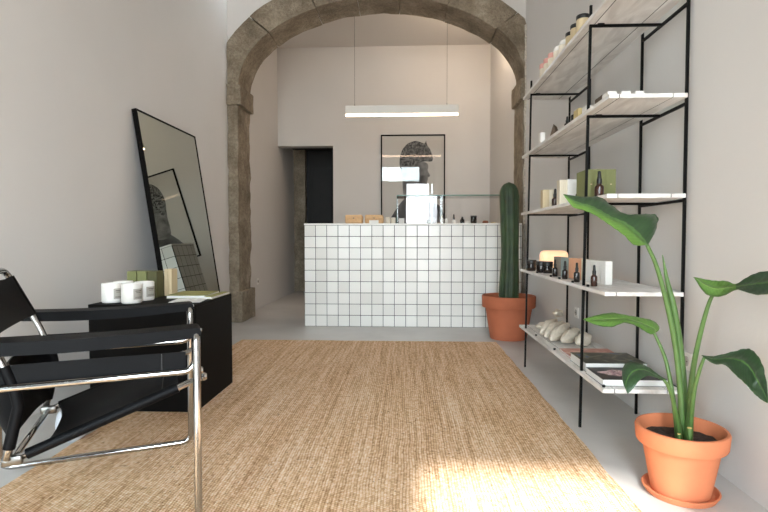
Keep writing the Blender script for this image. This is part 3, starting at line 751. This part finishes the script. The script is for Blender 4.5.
# back frame and two back slings
BY = .26
BP = [(-.178, rail_z(-.15)), (-.150, .40), (-.138, .455), (-.172, .565), (-.222, .672), (-.297, .828)]
def bk(z):
    z += RZ
    for (x0, z0), (x1, z1) in zip(BP, BP[1:]):
        if z <= z1: break
    return x0 + (x1 - x0) * (z - z0) / (z1 - z0)
side = [Vector((bk(z - RZ), 0, z - RZ)) for z in (.285, .34, .40, .43, .455, .49, .53, .60, .70, .828)]
pts = [Vector((p.x, -BY, p.z)) for p in side] + [Vector((p.x, BY, p.z)) for p in side[::-1]]
top = fillet([pts[8], pts[9], pts[10], pts[11]], .05)
bf = obj('back_frame', tb(pts[:8] + top + pts[12:], R, 12), M['chrome'], ch, smooth='full')
obj('rear_crossbar', tb([(-.165, -WR + .02, rail_z(-.165)), (-.165, WR - .02, rail_z(-.165))], R * .9, 10), M['chrome'], bf, smooth='full')
def backsling(name, z0, z1, sag):
    G = []
    for i in range(9):
        z = z0 + (z1 - z0) * i / 8; row = []
        for j in range(17):
            u = -1 + 2 * j / 16; row.append((bk(z) + .015 - sag * (1 - (u ** 4 if sag > .05 else u * u)) * (.25 + .75 * math.sin(PI * i / 8)), u * BY, z))
        G.append(row)
    bm = nb(); sheet(bm, G, .006, (.9, 0, .4)); o = obj(name, bm, M['leather'], ch, smooth=True)
    for s in (-1, 1): obj('sling_wrap', tb([(bk(z0 + (z1 - z0) * k / 6), s * BY, z0 + (z1 - z0) * k / 6) for k in range(7)], .0165, 12), M['leather'], o, smooth=True)
    return o
backsling('upper_back_sling', .655 - RZ, .800 - RZ, .035)
backsling('lower_back_sling', .318 - RZ, .568 - RZ, .115)
# pale vessel on the floor behind the chair
VX, VY = -1.562, 2.30
vs = tag(obj('ceramic_vessel', lt([(.022, 0), (.026, .003), (.052, .022), (.068, .052), (.07, .09), (.064, .13), (.05, .15), (.044, .148), (.056, .12), (.001, .03)], 32, cap1=False), M['pale_blue'], loc=(VX, VY, 0.0), smooth=True), 'pale blue white vessel on the floor under the armchair seat', 'vessel')

# ------------------------------------------------------------------ shelving
FX, RX = .870, 1.238; PR = .0058
def lean(z): return .0125 * z
ZT = [.286, .714, 1.142, 1.571, 2.010]; BT = .018; SY0, SY1, SX0, SX1 = 2.27, 3.95, .858, 1.200
sh = thing('shelf_unit', 'open shelf unit of black steel posts and five whitewashed boards', 'shelf', (0, 0, 0))
sh.location = (FX, 2.585, 0); o0 = Vector((FX, 2.585, 0))
def sbox(name, x0, x1, y0, y1, z0, z1, mat, par, bevel=0): return obj(name, bx(x0 - o0.x, x1 - o0.x, y0 - o0.y, y1 - o0.y, z0, z1, bevel=bevel), mat, par)
for Y, ra, rb in ((2.585, 2.352, 2.795), (3.785, 3.57, 4.005)):
    bm = bx(FX - PR - o0.x, FX + PR - o0.x, Y - PR - o0.y, Y + PR - o0.y, 0, 2.085)
    for v in bm.verts: v.co.x += lean(v.co.z)
    obj('front_post', bm, M['black_metal'], sh)
    for yy in (ra, rb): sbox('rear_post', RX - PR, RX + PR, yy - PR, yy + PR, 0, 2.075, M['black_metal'], sh)
    for z in ZT:
        zb = z - BT
        cb = sbox('crossbar', FX + PR + lean(z), RX - PR, Y - PR, Y + PR, zb - .012, zb, M['black_metal'], sh)
        sbox('rear_rail', RX - PR, RX + PR, ra + PR, rb - PR, zb - .012, zb, M['black_metal'], sh)
        sbox('board_clip', FX + .03 + lean(z), FX + .06 + lean(z), Y - .02, Y - PR, zb - .006, zb, M['black_metal'], cb)
for n, z in enumerate(ZT):
    bm = nb()
    for a, b in ((SX0 + lean(z) * .6, SX0 + .0535), (SX0 + .0575, SX0 + .279), (SX0 + .283, SX1)):
        box(bm, a - o0.x, b - o0.x, SY0 - o0.y, SY1 - o0.y, z - BT, z, bevel=.0008, seg=1)
    # notch round the front posts is narrower than the post, so the front plank is cut there
    bd = obj('board', bm, M['board'], sh)
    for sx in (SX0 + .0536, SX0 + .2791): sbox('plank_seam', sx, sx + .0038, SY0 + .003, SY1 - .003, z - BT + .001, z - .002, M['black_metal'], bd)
    if n in (0, 1):
        pegs = [(537, .0), (550.5, 0), (559, 0), (572, 0), (587, 0)] if n == 1 else [(536.5, 0), (555, 0), (604, 0)]
        for px, _ in pegs:
            X = SX0 + .018; Y = X * 512 / (px - 407) * 1.01
            obj('price_knob', lt([(.006, z), (.008, z + .006), (.006, z + .011)], 12, cx=X - o0.x, cy=Y - o0.y), M['black_plastic'], bd)
e = .0006
# top shelf
zt = ZT[4] + e
for i, (px, y, lb) in enumerate([(583, 2.80, 'beige jar with black lid on the top shelf, nearest the camera of three'), (577, 2.92, 'beige jar with black lid on the top shelf, middle of three'), (572, 3.03, 'beige jar with black lid on the top shelf, farthest of three')]):
    cup('lidded_jar', lb, 'jar', at(px, 20, y).x, y, zt, .034, .095, M['beige_card'], 'black lidded jars on the top shelf', (M['black_plastic'], .018))
for i, (px, y, lb) in enumerate([(564.5, 3.15, 'small jar with white domed lid on the top shelf, nearer the black lids'), (559, 3.25, 'small jar with white domed lid on the top shelf, nearer the pink jars')]):
    t = cup('domed_jar', lb, 'jar', at(px, 45, y).x, y, zt, .033, .09, M['cloth'], 'white domed jars on the top shelf')
    obj('lid', lt([(.033, .091), (.031, .105), (.021, .119), (.006, .126)], 20), M['white_gloss'], t, smooth=True)
for i, (px, y, lb) in enumerate([(553, 3.36, 'pink lidded jar on the top shelf, nearest of three pink ones'), (548.5, 3.46, 'pink lidded jar on the top shelf, middle of three pink ones'), (544.5, 3.56, 'pink lidded jar on the top shelf, farthest along the board')]):
    cup('pink_jar', lb, 'jar', at(px, 60, y).x, y, zt, .031, .085, M['cream_card'], 'pink jars on the top shelf', (M['pink_wax'], .028))
# second shelf from the top
zt = ZT[3] + e
for i, (x, lb) in enumerate([(.905, 'flat white box at the near end of the upper shelf, leftmost of three'), (.965, 'flat white box at the near end of the upper shelf, middle of three'), (1.025, 'flat white box at the near end of the upper shelf, rightmost of three')]):
    tag(obj('flat_box', bx(0, .040, 0, .07, 0, .030, bevel=.002), M['white_card'], loc=(x - .015, 2.34, zt)), lb, 'box', 'flat white boxes on the upper shelf')
def carton(label, x, y, w, d, h, z, mat, group=None, rz=0, face=None):
    if not rz: x = fx(x, y)
    t = thing('product_carton', label, 'box', (x, y, z), rz, group)
    obj('body', bx(0, w, 0, d, 0, h, bevel=.0012, seg=1), mat, t)
    if face: obj('face_mark', bx(w * .42, w * .58, -.0008, 0, h * .52, h * .55), face, t)
    return t
carton('dark brown box lying on the upper shelf beside the white boxes', .93, 2.47, .05, .09, .05, zt, M['brown_card'])
carton('small white box on the upper shelf behind the near post', .92, 2.66, .045, .06, .05, zt, M['white_card'])
carton('yellow box on the upper shelf between white box and black jar', .915, 2.76, .05, .08, .062, zt, M['yellow_card'])
cup('black_jar', 'squat black jar on the upper shelf beside the yellow box', 'jar', .945, 2.93, zt, .03, .05, M['black_plastic'], None, (M['black_plastic'], .012))
bottle('small amber bottle on the upper shelf past the black jar', (.93, 3.05, zt), .016, .085)
bm = nb(); A = [bm.verts.new(p) for p in [(0, 0, 0), (.05, 0, 0), (.025, 0, .09), (0, .1, 0), (.05, .1, 0), (.025, .1, .09)]]
for f in ((0, 1, 2), (5, 4, 3), (0, 3, 4, 1), (1, 4, 5, 2), (2, 5, 3, 0)): bm.faces.new([A[i] for i in f])
for f in bm.faces: f.material_index = 0
tag(obj('tent_card', bm, M['brown_card'], loc=(.89, 3.28, zt), rot=(0, 0, -.5)), 'dark folded tent card at the far end of the upper shelf', 'card')
carton('pale upright card box at the far end of the upper shelf', .885, 3.42, .03, .05, .07, zt, M['white_card'])
# third shelf
zt = ZT[2] + e
for i, nm in enumerate(['leftmost', 'middle', 'rightmost']):
    carton('olive green carton standing on the middle shelf, %s of the three' % nm, .960 + .0525 * i, 2.75, .0505, .16 if i == 0 else .05, .168, zt, M['olive'], 'olive cartons on the middle shelf', face=M['beige_card'])
bottle('large amber bottle before the olive cartons on the middle shelf', (fx(.980, 2.62), 2.62, zt), .0225, .142, .45)
carton('white square fronted carton on the middle shelf before the post', .958, 3.06, .072, .05, .152, zt, M['white_card'])
for i, nm in enumerate(['far left', 'second from left', 'third from left', 'right']):
    carton('thin cream carton on the middle shelf, %s of four beside the white carton' % nm, .912 + .0118 * i, 3.07, .0108, .06, .15, zt, M['cream_card'], 'thin cream cartons on the middle shelf')
bottle('amber dropper bottle in front of the white carton, middle shelf', (fx(.995, 2.97), 2.97, zt), .0195, .122, .45)
for i, (nm, mt) in enumerate([('outer pale olive', 'beige_card'), ('second', 'beige_card'), ('third', 'cream_card'), ('innermost', 'cream_card')]):
    carton('narrow beige carton at the far end of the middle shelf, %s of four' % nm, .905 + .0215 * i, 3.42, .0205, .06, .125, zt, M[mt], 'narrow beige cartons at the far end of the middle shelf')
bottle('amber dropper bottle by the beige cartons at the far shelf end', (fx(.960, 3.33), 3.33, zt), .021, .122, .45)
# fourth shelf: glowing lamp, jars, a row of cartons and four bottles
zt = ZT[1] + e
lp = thing('table_lamp', 'glowing rounded table lamp at the far end of the fourth shelf', 'lamp', (fx(1.062, 3.70), 3.70, zt))
obj('base', lt([(.06, 0), (.06, .012), (.03, .016)], 28), M['gold_mid'], lp, smooth=True)
bm = bx(-.092, .092, -.06, .06, .016, .146, bevel=.032, seg=6); obj('lamp_shade', bm, M['glow'], lp, smooth=True)
for (x, y, lb) in [(.955, 3.47, 'dark cosmetic jar before the glowing lamp, right one of a pair'), (.925, 3.52, 'dark cosmetic jar before the glowing lamp, left one of a pair'), (.905, 3.72, 'dark brown jar at the far end of the fourth shelf by the post')]:
    cup('cosmetic_jar', lb, 'jar', fx(x, y), y, zt, .034, .05, M['dark_amber'], 'dark jars on the fourth shelf', (M['black_plastic'], .025))
p0, p1 = Vector((fx(.945, 3.29), 3.29)), Vector((fx(1.020, 2.62), 2.62)); n = 12
dirv = (p1 - p0).normalized(); rz = math.atan2(dirv.y, dirv.x)
mats = ['taupe_card', 'taupe_card', 'teal_card', 'teal_card', 'peach_card', 'peach_card', 'peach_card', 'cream_card', 'white_card', 'white_card', 'white_card', 'white_card']
ordn = ['first', 'second', 'third', 'fourth', 'fifth', 'sixth', 'seventh', 'eighth', 'ninth', 'tenth', 'eleventh', 'last']
stp = (p1 - p0).length / n
for i in range(n):
    p = p0 + dirv * stp * i; cn = mats[i].replace('_card', '').replace('teal', 'grey teal')
    carton('%s carton, %s from the glowing lamp in the row on the fourth shelf' % (cn, ordn[i]), p.x, p.y, stp - .003, .036, .118, zt, M[mats[i]], 'row of cartons on the fourth shelf', rz)
for (px, Y, lb) in [(556, 3.18, 'dark dropper bottle before the taupe cartons on the fourth shelf'), (566, 2.98, 'dark dropper bottle before the grey teal cartons'), (578, 2.78, 'dark dropper bottle before the peach cartons, by the post'), (595.5, 2.54, 'dark dropper bottle nearest the camera on the fourth shelf')]:
    X = .905 + (3.18 - Y) * .04
    X = fx((px - 407) / 512 * Y - .004, Y)
    bottle(lb, (X, Y, zt), .0155, .104, .45, M['dark_amber'] if Y > 2.6 else M['amber'], 'dropper bottles on the fourth shelf')
# bottom shelf: books, magazines and cloth bundles
zt = ZT[0] + e
slab('art_book', .886, 1.185, 2.56, 2.80, zt, .044, M['cover_green'], 'thick book with dark foliage cover on the bottom shelf', 'book')
def bloom(cv, hw, hd, th):
    bm = nb(); vs = [bm.verts.new((-.03 + .085 * math.cos(a) * (1 + .15 * math.sin(5 * a)), .005 + .05 * math.sin(a) * (1 + .15 * math.cos(4 * a)), th)) for a in [2 * PI * k / 40 for k in range(40)]]
    f = bm.faces.new(vs); ex = bmesh.ops.extrude_face_region(bm, geom=[f])
    for v in ex['geom']:
        if isinstance(v, bmesh.types.BMVert): v.co.z += .0006
    b = obj('cover_print', bm, M['cover_bloom'], cv); b['label'] = 'pale pink printed bloom'
slab('art_book', .878, 1.165, 2.315, 2.535, zt, .03, M['cover_black'], 'black book with pale pink bloom cover at the near shelf end', 'book', extra=bloom)
slab('magazine', .90, 1.18, 2.83, 3.05, zt, .012, M['cover_pink'], 'thin pink magazine between the cream cloth bundles and the books', 'magazine')
def bundle(label, a, b, w, th, seed, group='cream cloth bundles on the bottom shelf'):
    a, b = Vector(a), Vector(b); ax = (b - a); Ln = ax.length; ax.normalize()
    side = Vector((0, 0, 1)).cross(ax).normalized(); upv = ax.cross(side)
    bm = nb(); rings = []; n, sg = 18, 20; c0 = (a + b) / 2; base = Vector((c0.x, c0.y, min(a.z, b.z)))
    for i in range(n + 1):
        t = i / n; k = math.sin(PI * min(max(t, .0), 1)) ** .33 if 0 < t < 1 else .12
        k *= 1 - .18 * math.cos(2 * PI * t)
        row = []
        for j in range(sg):
            an = 2 * PI * j / sg; cr = 1 + .16 * math.sin(an * 5 + seed + t * 2) * k + .1 * noise.noise((an, t * 5, seed))
            p = a + ax * Ln * t + side * (w * k * cr * math.cos(an)) + upv * (th * k * cr * math.sin(an))
            p.z = max(p.z, ZT[0] + .001)
            row.append(bm.verts.new(p - base))
        rings.append(row)
    for r0, r1 in zip(rings, rings[1:]):
        for j in range(sg): bm.faces.new([r0[j], r0[(j + 1) % sg], r1[(j + 1) % sg], r1[j]])
    bm.faces.new(rings[0][::-1]); bm.faces.new(rings[-1])
    return tag(obj('cloth_bundle', bm, M['cloth'], loc=base, smooth='full'), label, 'cloth bundle', group)
q = .034
bundle('flat cream cloth pad at the far end of the bottom shelf', (.935, 3.70, zt + .026), (1.05, 3.82, zt + .026), .040, .019, 1)
bundle('cream cloth bundle on the bottom shelf, first from the cactus pot', (.885, 3.42, zt + .034), (1.075, 3.70, zt + .075), .027, .034, 2)
bundle('cream cloth bundle on the bottom shelf, second from the cactus pot', (.885, 3.31, zt + .034), (1.09, 3.60, zt + .075), .027, .034, 3)
bundle('cream cloth bundle on the bottom shelf, third from the cactus pot', (.890, 3.205, zt + .034), (1.10, 3.50, zt + .08), .028, .034, 4)
bundle('cream cloth bundle on the bottom shelf, fourth from the cactus pot', (.945, 3.155, zt + .034), (1.13, 3.40, zt + .06), .030, .034, 5)
bundle('cream cloth bundle nearest the books, beside the pink magazine', (1.02, 3.10, zt + .036), (1.155, 3.27, zt + .045), .033, .033, 6)
bundle('cream cloth bundle lying on top at the back of the heap', (1.06, 3.68, zt + .13), (1.14, 3.86, zt + .10), .03, .024, 7)

# ------------------------------------------------------------------ cactus
cp = thing('cactus_pot', 'large brown terracotta pot holding the tall cactus by the counter', 'plant pot', (.962, 4.88, 0))
obj('pot_body', lt([(.165, 0), (.17, .004), (.217, .30), (.215, .305), (.19, .305), (.16, .05), (.001, .04)], 48, cap1=False), M['terra2'], cp, smooth=True)
obj('rim', lt([(.216, .30), (.243, .30), (.246, .306), (.25, .40), (.247, .408), (.232, .41), (.226, .40), (.205, .29)], 48, cap0=False, cap1=False), M['terra2'], cp, smooth=True)
bm = lt([(.205, .355), (.12, .362), (.001, .364)], 32, cap0=False, cap1=False); obj('soil', bm, M['soil'], cp)
cc = thing('column_cactus', 'tall ribbed green column cactus in the brown terracotta pot', 'cactus', (.962, 4.88, .363))
bm = nb(); rings = []; nz, nr, per = 60, 9, 8; H0 = 1.475 - .363
for i in range(nz + 1):
    t = i / nz; z = H0 * t
    r = .088 + .006 * math.sin(t * 9 + 1) - .007 * math.exp(-((t - .72) / .1) ** 2)
    if t > .9: r *= math.sqrt(max(.0004, 1 - ((t - .9) / .1) ** 2))
    cx = .008 * math.sin(t * 4)
    row = []
    for k in range(nr * per):
        a = 2 * PI * k / (nr * per); rr = r * (.86 + .14 * abs(math.cos(a * nr / 2)) ** .8)
        row.append(bm.verts.new((cx + rr * math.cos(a), rr * math.sin(a), z)))
    rings.append(row)
S = nr * per
for a, b in zip(rings, rings[1:]):
    for k in range(S): bm.faces.new([a[k], a[(k + 1) % S], b[(k + 1) % S], b[k]])
bm.faces.new(rings[0][::-1]); bm.faces.new(rings[-1])
obj('stem', bm, M['cactus'], cc, smooth='full')
bm = nb()
for rib in range(nr):
    a = 2 * PI * rib / nr
    for i in range(2, 54):
        t = i / 57; z = H0 * t; r = .088 + .006 * math.sin(t * 9 + 1) - .007 * math.exp(-((t - .72) / .1) ** 2)
        if t > .9: r *= math.sqrt(1 - ((t - .9) / .1) ** 2)
        cx = .008 * math.sin(t * 4); c = Vector((cx + r * math.cos(a), r * math.sin(a), z))
        for q2 in range(3):
            dd = Vector((math.cos(a + random.uniform(-.9, .9)), math.sin(a + random.uniform(-.9, .9)), random.uniform(-.5, .6))) * .011
            tube(bm, [c, c + dd], [.0007, .0002], 3)
sp = obj('spines', bm, M['spine'], cc); sp['kind'] = 'stuff'

# ------------------------------------------------------------------ bird of paradise plant
PXc, PYc = 1.018, 1.925
sc = tag(obj('terracotta_saucer', lt([(.105, 0), (.117, .002), (.130, .024), (.124, .026), (.112, .010), (.001, .009)], 48, cap1=False), M['terra'], loc=(PXc, PYc, 0), smooth=True), 'round terracotta saucer under the orange pot on the concrete floor', 'saucer')
pp = thing('terracotta_pot', 'bright orange terracotta pot standing in a saucer by the right wall', 'plant pot', (PXc, PYc, .0105))
obj('pot_body', lt([(.095, 0), (.099, .003), (.132, .185), (.129, .187), (.118, .178), (.092, .03), (.001, .025)], 48, cap1=False), M['terra'], pp, smooth=True)
obj('rim', lt([(.129, .182), (.149, .180), (.152, .186), (.156, .232), (.152, .240), (.143, .241), (.138, .232), (.127, .168)], 48, cap0=False, cap1=False), M['terra'], pp, smooth=True)
bm = lt([(.132, .192), (.10, .198), (.05, .194), (.001, .199)], 32, cap0=False, cap1=False); rough(bm, .006, 30, 2, maxlen=.03); obj('soil', bm, M['soil'], pp)
pt = thing('bird_of_paradise', 'leafy green plant with long stalks and paddle leaves in orange pot', 'plant', (PXc, PYc, .205))
po = Vector(pt.location)
def stalk(px, ys, r0, r1, name='stalk', parent=None, base=None):
    pts = [at(x, y, Y) - po for (x, y), Y in zip(px, ys)]
    pts = catmull(pts, 6); n = len(pts)
    return obj(name, tb(pts, [r0 + (r1 - r0) * i / (n - 1) for i in range(n)], 10), M['stem'], parent or pt, smooth='full')
def leaf(parent, st, nseg=5, na=8, th=.0016, flip=False, swap=None, fold=None):
    U, Mi, Lo = [], [], []
    for s in st:
        if len(s) == 1: p = at(*s[0]); U.append(p); Mi.append(p); Lo.append(p)
        else: U.append(at(*s[0])); Mi.append(at(*s[1])); Lo.append(at(*s[2]))
    U, Mi, Lo = [catmull(a, nseg) for a in (U, Mi, Lo)]; n = len(U); rows = []
    for i in range(n):
        row = []
        for k in range(-na, na + 1):
            t = k / na; e = U[i] if t < 0 else Lo[i]
            p = Mi[i].lerp(e, abs(t)); wd = (e - Mi[i]).length
            ax = (Mi[min(i + 1, n - 1)] - Mi[max(i - 1, 0)]).normalized(); nr_ = ax.cross((Lo[i] - U[i])); 
            if nr_.length > 1e-7:
                nr_.normalize(); p = p + nr_ * wd * (.13 * math.sin(PI * abs(t)) + .02 * math.sin(i * 1.9 + k))
            row.append((p - po, t, i / n))
        rows.append(row)
    bm = nb(); uvl = bm.loops.layers.uv.new('UVMap')
    vt = [[bm.verts.new(p) for p, _, _ in r] for r in rows]
    nrm = []
    for i in range(n):
        rr = []
        for k in range(2 * na + 1):
            a = rows[min(i + 1, n - 1)][k][0] - rows[max(i - 1, 0)][k][0]; b = rows[i][min(k + 1, 2 * na)][0] - rows[i][max(k - 1, 0)][0]
            c = a.cross(b); rr.append(c.normalized() if c.length > 1e-9 else Vector((0, 0, 0)))
        nrm.append(rr)
    sg = -1 if flip else 1
    vb = [[bm.verts.new(rows[i][k][0] + nrm[i][k] * th * sg) for k in range(2 * na + 1)] for i in range(n)]
    for i in range(n - 1):
        for k in range(2 * na):
            for V, mi in ((vt, 0), (vb, 1)):
                f = bm.faces.new([V[i][k], V[i + 1][k], V[i + 1][k + 1], V[i][k + 1]]); f.material_index = (1 - mi) if ((swap and swap[0] <= i / n < swap[1]) or (fold and (k - na + .5) / na > fold)) else mi
                for l, (ii, kk) in zip(f.loops, ((i, k), (i + 1, k), (i + 1, k + 1), (i, k + 1))): l[uvl].uv = (rows[ii][kk][1], rows[ii][kk][2])
    for i in range(n - 1):
        for k in (0, 2 * na):
            bm.faces.new([vt[i][k], vt[i + 1][k], vb[i + 1][k], vb[i][k]])
    me = bpy.data.meshes.new('leaf_blade'); bm.to_mesh(me); bm.free(); me.materials.append(M['leaf_top']); me.materials.append(M['leaf_under'])
    for p in me.polygons: p.use_smooth = True
    o = bpy.data.objects.new('leaf_blade', me); C.objects.link(o); o.parent = parent; return o
PLANT = True
s1 = stalk([(682, 440), (681, 400), (676, 350), (666, 300), (656, 265), (647, 245)], [1.92, 1.92, 1.92, 1.91, 1.90, 1.89], .0125, .0062)
leaf(s1, [((648, 245, 1.89),), ((656, 229, 1.93), (643, 240, 1.88), (634, 245, 1.86)), ((657.5, 216, 1.95), (633, 231, 1.87), (625, 236, 1.84)), ((645, 214, 1.95), (621, 222.5, 1.86), (614, 228, 1.83)),
          ((628, 216, 1.93), (609, 217, 1.84), (604, 221, 1.82)), ((612, 206, 1.91), (598, 210.5, 1.82), (593, 214, 1.80)), ((600, 197, 1.88), (588, 206, 1.80), (582, 210, 1.79)), ((584, 197, 1.85), (577, 203, 1.78), (573, 207, 1.77)), ((563, 194, 1.76),)], flip=True, fold=.15)
s2 = stalk([(688, 440), (690, 405), (693, 370), (700, 335), (708, 306), (714, 292)], [1.91, 1.90, 1.88, 1.85, 1.82, 1.80], .012, .0055)
leaf(s2, [((693.5, 277, 1.84),), ((705, 279.5, 1.84), (705, 285, 1.81), (703.5, 292, 1.79)), ((716, 281, 1.83), (716, 289, 1.79), (712, 296.5, 1.77)), ((727, 281, 1.79), (726, 288, 1.77), (723, 296, 1.74)), ((736, 284, 1.73), (736, 287, 1.72), (736, 290, 1.71)),
          ((748, 277, 1.70), (747, 285, 1.67), (745, 292, 1.64)), ((761, 272, 1.66), (760, 283, 1.62), (758, 295, 1.58)), ((778, 272, 1.6), (776, 282, 1.56), (774, 292, 1.53)), ((796, 280, 1.5),)], flip=True, swap=(.47, 1.1))
s3 = stalk([(678, 440), (676, 420), (671, 385), (665, 358), (656, 337), (652, 331)], [1.93, 1.935, 1.95, 1.97, 1.98, 1.985], .010, .0045)
leaf(s3, [((655, 333, 1.985),), ((659, 327, 2.02), (655, 329.5, 1.985), (650, 334, 1.96)), ((652, 320.5, 2.03), (648, 326, 1.985), (644, 331, 1.95)), ((640, 318, 2.03), (638, 322, 1.985), (636, 326, 1.95)), ((626, 315.5, 2.03), (625, 319, 1.99), (624, 323, 1.95)), ((612, 313, 2.04), (612, 319, 1.99), (612, 327, 1.95)), ((597, 315.5, 2.02), (597, 320, 2.0), (597, 325.5, 1.97)), ((583, 319.5, 2.0),)])
s4 = stalk([(680, 440), (678, 425), (673, 400), (668, 386), (664, 380)], [1.90, 1.88, 1.83, 1.80, 1.78], .009, .005)
leaf(s4, [((668, 382, 1.79),), ((654, 371.5, 1.80), (653, 373.5, 1.77), (652, 376, 1.75)), ((644, 365, 1.81), (645, 370, 1.76), (645, 377, 1.73)), ((631, 361.5, 1.81), (637, 370, 1.75), (639, 381, 1.71)), ((623.5, 366, 1.79), (630, 375, 1.74), (635, 386, 1.70)), ((622, 378, 1.76), (626, 384, 1.72), (631, 391, 1.70)), ((627.5, 394, 1.70),)], flip=True)
s5 = stalk([(690, 440), (691, 420), (694, 392), (699, 372), (704, 358)], [1.90, 1.88, 1.84, 1.81, 1.79], .010, .005)
leaf(s5, [((701, 355, 1.79),), ((714, 356, 1.82), (714, 359, 1.79), (714, 363.5, 1.77)), ((731, 352, 1.82), (728, 358, 1.77), (725, 364.5, 1.74)), ((746, 348.5, 1.80), (741, 360, 1.74), (736, 375, 1.70)), ((754, 351.5, 1.77), (750, 367, 1.71), (745, 383, 1.67)), ((762, 363, 1.73), (757, 379, 1.67), (753, 392, 1.65)), ((766.5, 382, 1.69), (764, 392, 1.66), (761, 399, 1.64)), ((768, 403, 1.63),)])
pts = catmull([at(x, y, Y) - po for x, y, Y in [(685, 442, 1.94), (684, 400, 1.94), (680, 350, 1.94), (674, 310, 1.93), (667, 280, 1.93), (662.5, 255, 1.92)]], 6); n = len(pts)
obj('rolled_leaf', tb(pts, [.016 * (1 - .45 * i / n) if i < n * .65 else .0105 * (1 - (i - n * .65) / (n * .36)) + .0006 for i in range(n)], 10), M['stem'], pt, smooth='full')
for (px, py, py2, r) in [(689.5, 441, 428, .0085), (679, 443, 434, .006)]:
    a, b = at(px, py, 1.84) - po, at(px, py2, 1.84) - po
    st = obj('cut_stalk', tb([a, b], r, 12), M['stem'], pt, smooth=True)
    obj('cut_end', lt([(r * 1.01, 0), (r * .9, .0015)], 12), M['stem_cut'], st, loc=b)

# ------------------------------------------------------------------ light
w = bpy.data.worlds.new('daylight'); bpy.context.scene.world = w; w.use_nodes = True
bg = w.node_tree.nodes['Background']; bg.inputs['Strength'].default_value = 17.0
wt = w.node_tree; wtc = wt.nodes.new('ShaderNodeTexCoord'); wsp = wt.nodes.new('ShaderNodeSeparateXYZ'); wt.links.new(wtc.outputs['Generated'], wsp.inputs[0])
wmr = wt.nodes.new('ShaderNodeMapRange'); wmr.inputs['From Min'].default_value = -.12; wmr.inputs['From Max'].default_value = .25; wt.links.new(wsp.outputs[2], wmr.inputs['Value'])
wrp = wt.nodes.new('ShaderNodeValToRGB'); wrp.color_ramp.elements[0].color = (.40, .39, .38, 1); wrp.color_ramp.elements[1].color = (.82, .92, 1.0, 1)
wt.links.new(wmr.outputs[0], wrp.inputs['Fac']); wt.links.new(wrp.outputs['Color'], bg.inputs['Color'])
def portal(x0, x1, z0, z1):
    l = bpy.data.lights.new('window_portal', 'AREA'); l.shape = 'RECTANGLE'; l.size = x1 - x0; l.size_y = z1 - z0
    l.cycles.is_portal = True
    o = bpy.data.objects.new('window_portal', l); C.objects.link(o); o.location = ((x0 + x1) / 2, YF - .02, (z0 + z1) / 2); o.rotation_euler = (PI / 2, 0, 0)
portal(OX0, OX1, 0, OZ)
sl = bpy.data.lights.new('sun', 'SUN'); sl.energy = 10.5; sl.angle = .04; sl.color = (1, .98, .96)
so = bpy.data.objects.new('sun', sl); C.objects.link(so)
dr = Vector((0.03, 1, -math.tan(math.radians(38.6)))); so.rotation_euler = dr.to_track_quat('-Z', 'Y').to_euler(); so.location = (0, -6, 6)

# ------------------------------------------------------------------ camera
cd = bpy.data.cameras.new('camera'); cam = bpy.data.objects.new('camera', cd); C.objects.link(cam)
cam.location = EYE; cam.rotation_euler = (PI / 2 - PITCH, 0, YAW)
cd.sensor_width = 36; cd.lens = 24; cd.clip_start = .05; cd.clip_end = 100
s = bpy.context.scene; s.camera = cam
s.view_settings.view_transform = 'Standard'; s.view_settings.look = 'None'; s.view_settings.gamma = 1; s.view_settings.exposure = .90; s.view_settings.use_curve_mapping = False
